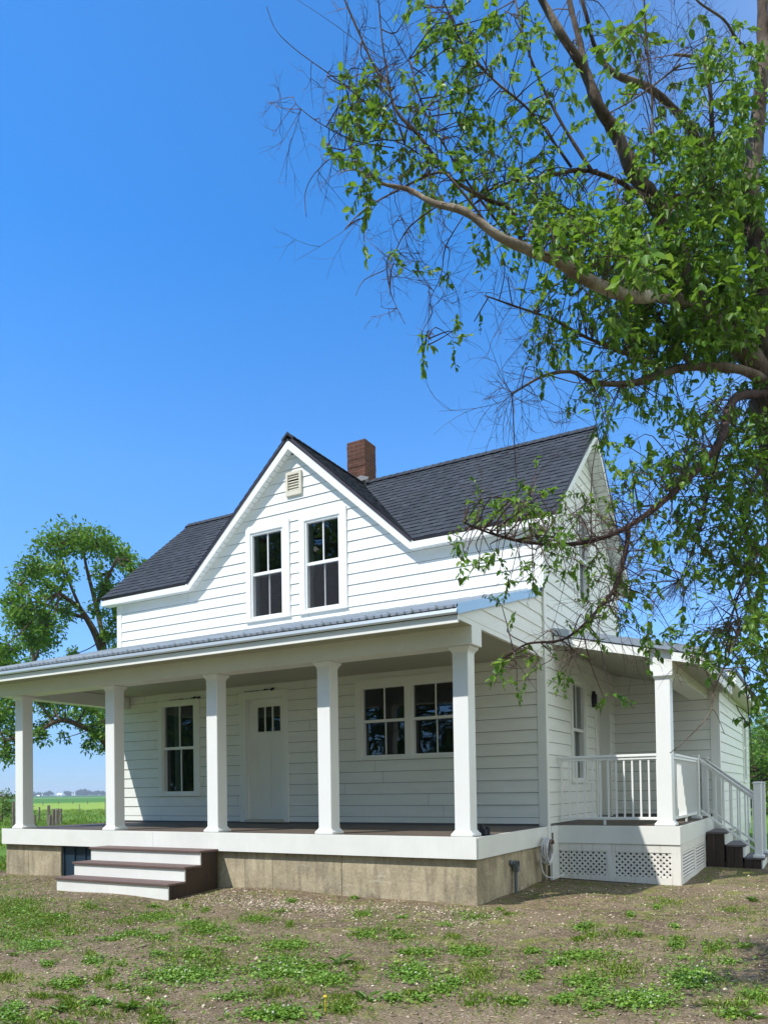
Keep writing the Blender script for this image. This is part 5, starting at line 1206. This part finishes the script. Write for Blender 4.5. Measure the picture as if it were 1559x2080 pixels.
dts = [(64, 73, 1607.5, 'hazy round tree on the horizon just right of the leftmost porch post'), (76.5, 86, 1607, 'hazy tree between the two white sheds at the left of the horizon'), (88, 96, 1608, 'hazy tree on the horizon right of the tall white shed'), (94, 103, 1605.5, 'hazy tallest peak tree left of the long white barn'), (131, 139, 1607.5, 'hazy tree right of the long white barn'), (137, 146, 1607, 'hazy tree directly left of the two narrow silos'),
       (154, 164, 1607, 'hazy tree directly right of the two narrow silos'), (161, 171, 1604.5, 'hazy tallest tree of the right horizon group'), (168, 178, 1604.8, 'hazy broad tree right of the tallest horizon tree'), (176, 187, 1607, 'hazy low tree in the middle of the right horizon group'), (186, 195, 1609, 'hazy lowest tree in the dip of the right horizon group'), (193, 205, 1607, 'hazy tree near the second porch post on the horizon'), (204, 216, 1608, 'hazy horizon tree partly behind the second porch post'), (8, 22, 1610, 'hazy tree on the horizon beyond the yellow green bush')]
for k, (a, b, c, lab) in enumerate(dts): dist_tree(a-2.5, b+2.5, c-1.6, 80+k, 1150)['label'] = lab
def shed(x0, x1, yt, yb, lab, gable=True, name='barn', cat='barn', d=1080):
    P0, P1 = at(x0, yb, d), at(x1, yb, d); g = -1.36; wd = np.linalg.norm(P1-P0); hg = (yb-yt)/F*d; u = (P1-P0)/wd; u[2] = 0; vv = np.array([-u[1], u[0], 0]); c = (P0+P1)/2
    t = thing(name, lab, cat, (c[0], c[1], g)); mb = MB(); w0 = lambda a, b, z: tuple(np.array([c[0], c[1], g])+u*a+vv*b+np.array([0, 0, z]))
    if gable:
        e = hg*0.6; a = wd/2; dp = wd*0.35
        for q in ([w0(-a, 0, 0), w0(a, 0, 0), w0(a, 0, e), w0(-a, 0, e)], [w0(-a, dp, 0), w0(-a, dp, e), w0(a, dp, e), w0(a, dp, 0)], [w0(-a, 0, 0), w0(-a, 0, e), w0(-a, dp/2, hg), w0(-a, dp, e), w0(-a, dp, 0)], [w0(a, 0, 0), w0(a, dp, 0), w0(a, dp, e), w0(a, dp/2, hg), w0(a, 0, e)]): mb.face(q)
        mb.build('wall', M['trim'], t); mb = MB(); mb.face([w0(-a, 0, e), w0(a, 0, e), w0(a, dp/2, hg), w0(-a, dp/2, hg)]); mb.face([w0(-a, dp, e), w0(-a, dp/2, hg), w0(a, dp/2, hg), w0(a, dp, e)]); mb.build('roof', M['metal'] if wd < 6 else M['trim'], t)
        mb = MB(); mb.face([w0(-a*0.2, -0.05, 0), w0(a*0.2, -0.05, 0), w0(a*0.2, -0.05, e*0.8), w0(-a*0.2, -0.05, e*0.8)]); mb.build('door', M['silver'], t)
    else:
        mb.tube([(c[0], c[1], g), (c[0], c[1], g+hg*0.8), (c[0], c[1], g+hg*0.92), (c[0], c[1], g+hg)], [wd/2, wd/2, wd*0.33, wd*0.05], 14); mb.build('silo_shell', M['trim'], t)
shed(115.2, 125.5, 1609.3, 1614.8, 'long low white barn on the horizon between two groups of trees')
shed(76, 79.5, 1613, 1615.2, 'tiny low white shed at the left of the horizon')
shed(84.5, 86.8, 1609.5, 1614.8, 'small upright white shed between hazy horizon trees')
shed(145.5, 148, 1609.5, 1614.6, 'left one of two narrow white silos on the horizon', False, 'silo', 'silo'); shed(150.3, 152.6, 1609.5, 1614.6, 'right one of two narrow white silos on the horizon', False, 'silo', 'silo')

# ------------------------------------------------------------------ ground cover
def ground_cover():
    rng = np.random.default_rng(77)
    gz = lambda P: np.array([ground_h(p[0], p[1]) for p in P])
    gr = Leaves(); cl = Leaves(); stw = Leaves(); fl = MB()
    patches = [(35, 1845, 75, 28, 0, 700), (60, 1880, 60, 12, 0, 250), (315, 1857, 55, 13, 0, 420), (520, 1867, 34, 10, 0, 220), (415, 1892, 50, 12, 0, 360), (270, 1897, 40, 7, 0, 160), (80, 1920, 50, 13, 1, 320), (185, 1845, 30, 8, 0, 90), (325, 1910, 28, 8, 0, 120), (465, 1912, 30, 9, 0, 120), (580, 1925, 50, 13, 0, 380), (390, 1940, 24, 12, 0, 150), (375, 1978, 80, 18, 1, 620), (575, 1972, 75, 20, 1, 560), (665, 1995, 42, 16, 0, 330),
               (745, 1905, 28, 10, 0, 150), (735, 1860, 25, 7, 0, 100), (125, 2005, 40, 8, 0, 110), (560, 2065, 60, 12, 1, 300), (570, 2020, 50, 15, 2, 150), (220, 1980, 12, 7, 0, 40), (190, 1955, 20, 8, 1, 70), (955, 1930, 45, 13, 0, 330), (960, 1862, 40, 8, 0, 150), (810, 1907, 25, 9, 0, 110), (835, 1975, 45, 16, 1, 380), (970, 1975, 50, 24, 2, 330), (1180, 1940, 60, 14, 0, 350), (1185, 1887, 24, 10, 0, 130),
               (1400, 1985, 45, 19, 1, 420), (1190, 1990, 50, 14, 0, 200), (1295, 2035, 60, 20, 1, 420), (1355, 1835, 45, 10, 2, 150), (1455, 1920, 40, 10, 0, 120), (1375, 1917, 20, 9, 0, 80), (895, 2010, 25, 12, 0, 110), (1035, 2035, 40, 14, 2, 130), (1530, 2020, 30, 14, 0, 120), (1145, 2035, 25, 10, 0, 100), (1080, 1975, 20, 14, 0, 90), (795, 2032, 20, 8, 1, 60), (1260, 1970, 60, 25, 2, 260), (700, 2045, 30, 20, 2, 110), (860, 1935, 30, 10, 0, 100), (160, 1885, 60, 10, 2, 120), (20, 2060, 25, 14, 1, 90), (440, 1955, 40, 10, 2, 80), (1480, 1850, 30, 7, 2, 70), (1240, 1905, 50, 8, 2, 80)]
    for k in range(90):                                        # small random tufts between the mapped patches
        y_ = 1825+250*rng.uniform(0, 1)**0.8; patches.append((rng.uniform(0, 1559), y_, rng.uniform(8, 34)*(0.5+(y_-1800)/280), rng.uniform(3, 9)*(0.5+(y_-1800)/280), int(rng.choice([0, 2, 2, 1])), int(rng.uniform(15, 75))))
    patches += [(30, 1850, 90, 30, 2, 700), (110, 1870, 70, 16, 2, 350), (20, 1900, 60, 14, 0, 300), (10, 1990, 30, 12, 2, 120), (250, 1870, 60, 9, 2, 120)]
    for (x, y, sx_, sy_, kind, n) in patches:
        n = int(n*2.4); hv = rng.uniform(0.35, 1.25, n); qx = x+rng.normal(size=n)*sx_*0.72*hv; qy = y+rng.normal(size=n)*sy_*0.72*hv
        P = np.array([onZ(a, b, G0) for a, b in zip(qx, qy)]); P[:, 2] = gz(P)-0.004
        P = P[P[:, 1] > 2.5]; P = P[~((P[:, 1] > 6.95) & (P[:, 0] > -9.15) & (P[:, 0] < -6.95) | (P[:, 1] > 7.9) & (P[:, 0] < -3.3))]; n = len(P)
        if kind in (0, 2):
            d = rng.normal(size=(n, 3))*np.array([0.6, 0.6, 0.15])+np.array([0, 0, 0.8]); gr.add(P, d, rng.uniform(0.014, 0.042, n)*(1.15 if kind == 2 else 1), rng, 0.13)
        if kind in (0, 1):
            m = n if kind else n//2; Q = P[:m].copy(); Q[:, 2] += rng.uniform(0.002, 0.028, m)
            d = rng.normal(size=(m, 3))*np.array([1, 1, 0.25])+np.array([0, 0, 0.25]); cl.add(Q, d, rng.uniform(0.012, 0.026, m), rng, 1.0, up=np.tile(np.array([0., 0, 1.]), (m, 1)))
            d = rng.normal(size=(m, 3))*np.array([1, 1, 0.2])+np.array([0, 0, 0.3]); cl.add(Q+rng.normal(size=(m, 3))*0.008, d, rng.uniform(0.012, 0.022, m), rng, 1.0, up=np.tile(np.array([0., 0, 1.]), (m, 1)))
        if kind == 1 and n > 150:
            for k in range(int(n*0.010)):
                q = P[rng.integers(0, n)]+np.array([0, 0, rng.uniform(0.03, 0.05)])
                r = rng.uniform(0.0045, 0.0075); pts = [q+np.array([0, 0, -r]), q+np.array([0, 0, -r*0.3]), q+np.array([0, 0, r*0.6]), q+np.array([0, 0, r])]
                fl.tube(pts, [r*0.5, r, r*0.8, r*0.2], 6)
    # sparse short grass everywhere on the bare soil, thicker in the noise clumps
    n = 120000; X = rng.uniform(-13.0, 4.5, n); Y = rng.uniform(2.6, 15, n)
    f_ = np.sin(X*1.7+np.sin(Y*2.1))*np.cos(Y*1.9+0.7*np.sin(X*1.3))+0.5*np.sin(X*5+Y*4)
    left = (X < -9.5).astype(float)*0.9
    keep = (rng.uniform(-0.9, 1.7, n) < f_+left) & ~((Y > 7.86) & (X < -3.26)) & ~((Y > 6.95) & (X > -9.15) & (X < -6.95)) & ~((Y > 10.7) & (X < -1.6)) & ~((Y > 13.2) & (X < -0.8))
    P = np.stack([X, Y, np.zeros(n)], 1)[keep]; P[:, 2] = gz(P)-0.003; m = len(P)
    # several blades per tuft
    for k in range(2):
        Q = P+rng.normal(size=(m, 3))*np.array([0.02, 0.02, 0]); d = rng.normal(size=(m, 3))*np.array([0.7, 0.7, 0.1])+np.array([0, 0, 0.6])
        gr.add(Q, d, rng.uniform(0.012, 0.036, m), rng, 0.14)
    # dry straw and chips lying about
    n = 26000; X = rng.uniform(-12, 4, n); Y = rng.uniform(2.6, 10, n); keep = ~((Y > 7.86) & (X < -3.26)) & ~((Y > 6.95) & (X > -9.15) & (X < -6.95)) & ~((Y > 10.7) & (X < -1.6))
    P = np.stack([X, Y, np.zeros(n)], 1)[keep]; P[:, 2] = gz(P)+0.003; m = len(P)
    stw.add(P, rng.normal(size=(m, 3))*np.array([1, 1, 0.12]), rng.uniform(0.012, 0.042, m), rng, 0.22)
    tag(gr.build('grass', M['grass'], None), kind='stuff', label='short green grass growing in patches on the bare yard', cat='grass')
    tag(cl.build('clover', M['clover'], None), kind='stuff', label='low clover and ground cover patches on the yard', cat='clover')
    tag(stw.build('straw', M['straw'], None), kind='stuff', label='dry straw bits scattered on the soil', cat='straw')
    tag(fl.build('clover_flowers', M['flower'], None), kind='stuff', label='small white clover flower heads over the clover', cat='flowers')
    # gravel
    n = 34000; X = rng.uniform(-12.5, 4, n); Y = rng.uniform(2.6, 12.5, n)
    n2 = 9000; X = np.concatenate([X, rng.uniform(-7, -2.9, n2)]); Y = np.concatenate([Y, 7.25+rng.normal(size=n2)*0.30])
    f_ = np.sin(X*2.3+1)*np.sin(Y*2.9)+0.6; sp = rng.uniform(-0.5, 1.6, len(X)) < f_+0.3
    keep = sp & ~((Y > 7.88) & (X < -3.28)) & ~((Y > 6.95) & (X > -9.15) & (X < -6.95)) & ~((Y > 10.7) & (X < -1.6))
    X, Y = X[keep], Y[keep]; n = len(X); r = 0.004+0.013*rng.uniform(0, 1, n)**2.4
    big = rng.uniform(0, 1, n) < 0.012; r[big] *= 2.2
    oc = np.array([[1, 0, 0], [0, 1, 0], [-1, 0, 0], [0, -1, 0], [0, 0, 1], [0, 0, -1]], float)
    ang = rng.uniform(0, 6.28, n); ca, sa = np.cos(ang), np.sin(ang)
    V = oc[None]*np.stack([r*rng.uniform(0.8, 1.5, n), r*rng.uniform(0.7, 1.1, n), r*rng.uniform(0.4, 0.8, n)], 1)[:, None, :]*rng.uniform(0.75, 1.2, (n, 6, 1))
    V = np.stack([V[..., 0]*ca[:, None]-V[..., 1]*sa[:, None], V[..., 0]*sa[:, None]+V[..., 1]*ca[:, None], V[..., 2]], -1)
    Z = np.array([ground_h(a, b) for a, b in zip(X, Y)])+r*0.25
    V += np.stack([X, Y, Z+H], 1)[:, None, :]
    fc = np.array([[0, 1, 4], [1, 2, 4], [2, 3, 4], [3, 0, 4], [1, 0, 5], [2, 1, 5], [3, 2, 5], [0, 3, 5]]); idx = (np.arange(n)[:, None, None]*6+fc[None]).reshape(-1, 3)
    me = bpy.data.meshes.new('gravel'); me.vertices.add(n*6); me.vertices.foreach_set('co', V.ravel()); me.loops.add(len(idx)*3); me.loops.foreach_set('vertex_index', idx.ravel())
    me.polygons.add(len(idx)); me.polygons.foreach_set('loop_start', np.arange(len(idx))*3); me.polygons.foreach_set('loop_total', np.full(len(idx), 3)); me.update(calc_edges=True); me.materials.append(M['stones'])
    o = bpy.data.objects.new('gravel', me); col.objects.link(o); tag(o, 'pale pebbles scattered over the brown soil', 'gravel', kind='stuff')
    # meadow grass beyond the porch and lawn
    md = Leaves()
    def band(n, xr, yr, lo, hi, clump=0.25):   # tufts of blades
        X = rng.uniform(*xr, n); Y = rng.uniform(*yr, n); P = np.stack([X, Y, np.full(n, G0-0.06)], 1)
        for i in range(n):
            if X[i] > -30 and Y[i] < 50: P[i, 2] = ground_h(X[i], Y[i])-0.01
        s_ = rng.uniform(lo, hi, n)*(0.7+0.5*np.sin(X*1.1+2*np.sin(Y*0.7))**2); d = rng.normal(size=(n, 3))*np.array([0.45, 0.45, 0.05])+np.array([0, 0, 1.0]); md.add(P, d, s_, rng, 0.09)
    band(7000, (-16, -11.7), (6.0, 16), 0.04, 0.11); band(16000, (-34, -13), (12, 26), 0.05, 0.15); band(16000, (-60, -24), (22, 46), 0.07, 0.20); band(3500, (-3, 6), (16, 34), 0.03, 0.09)
    tag(md.build('meadow_grass', M['grass'], None), 'long green meadow grass beyond the porch', 'grass', kind='stuff')
ground_cover()

# individual broad-leaved weeds
def weed(x, y, r, n, label, seed, h=0.5, flower=False):
    rng = np.random.default_rng(seed); P = onZ(x, y, G0); P[2] = ground_h(P[0], P[1]); t = thing('weed_plant', label, 'weed', tuple(P), 'broad leaved weeds in the yard')
    LV = Leaves(); a = np.arange(n)*2.4+rng.uniform(0, 1, n)*0.5; el = rng.uniform(0.15, 0.9, n)*h*2
    d = np.stack([np.cos(a), np.sin(a), el], 1); LV.add(P+rng.normal(size=(n, 3))*0.008, d, rng.uniform(0.45, 1.0, n)*r*0.85, rng, 0.27, up=np.tile(np.array([0., 0, 1.]), (n, 1)))
    LV.build('leaves', M['weed'], t)
    if flower:
        mb = MB(); q = P+np.array([0.02, 0, 0]); mb.tube([q, q+np.array([0, 0, 0.09])], 0.003, 5); mb.tube([q+np.array([0, 0, 0.088]), q+np.array([0, 0, 0.10]), q+np.array([0, 0, 0.108])], [0.004, 0.012, 0.008], 9); mb.build('flower', M['yellow'], t)
for k, a in enumerate([(260, 2040, 0.13, 17, 'dark rosette weed at the bottom left of the yard'), (115, 2047, 0.10, 15, 'spiky weed left of the dark rosette, near the bottom left corner'), (220, 2008, 0.10, 5, 'small upright pale weed between two grass tufts at lower left'), (690, 1962, 0.15, 9, 'tall leafy weed at the right end of the white clover patch in the middle'), (1525, 2068, 0.13, 11, 'bright weed at the bottom right corner'),
                       (1185, 1890, 0.11, 22, 'upright bushy weed in the middle right of the yard'), (135, 1862, 0.07, 12, 'light green weed below the left end of the steps'), (1370, 1918, 0.09, 12, 'bright leafy weed in the right part of the yard'), (1150, 2030, 0.08, 12, 'dark small weed at the lower right of centre'), (745, 2035, 0.13, 12, 'leafy weed right of the bottom centre clover'),
                       (1530, 1835, 0.12, 12, 'dark weed at the right edge below the side steps'), (610, 1850, 0.06, 9, 'tiny weed close to the middle of the foundation'), (655, 2062, 0.06, 7, 'weed with a single yellow flower near the bottom centre'), (30, 1940, 0.09, 9, 'weed at the left edge beside the clover patch')]):
    weed(*a[:4], a[4], 200+k, flower=(k == 12))

# ------------------------------------------------------------------ air
def haze():
    mb = MB(); mb.box(-3000, 1500, -60, 2200, G0-1.2-H*0, 26.0); mb_ = mb.build('haze', bpy.data.materials.new('haze_air'))
    m = mb_.data.materials[0]; m.use_nodes = True; t = m.node_tree; t.nodes.clear()
    o = t.nodes.new('ShaderNodeOutputMaterial'); v = t.nodes.new('ShaderNodeVolumePrincipled'); v.inputs['Color'].default_value = (0.80, 0.90, 1.0, 1); v.inputs['Density'].default_value = 0.00042; v.inputs['Anisotropy'].default_value = 0.2
    t.links.new(v.outputs[0], o.inputs['Volume']); mb_['kind'] = 'stuff'; mb_['label'] = 'thin summer haze over the far fields'; mb_['category'] = 'haze'
haze()
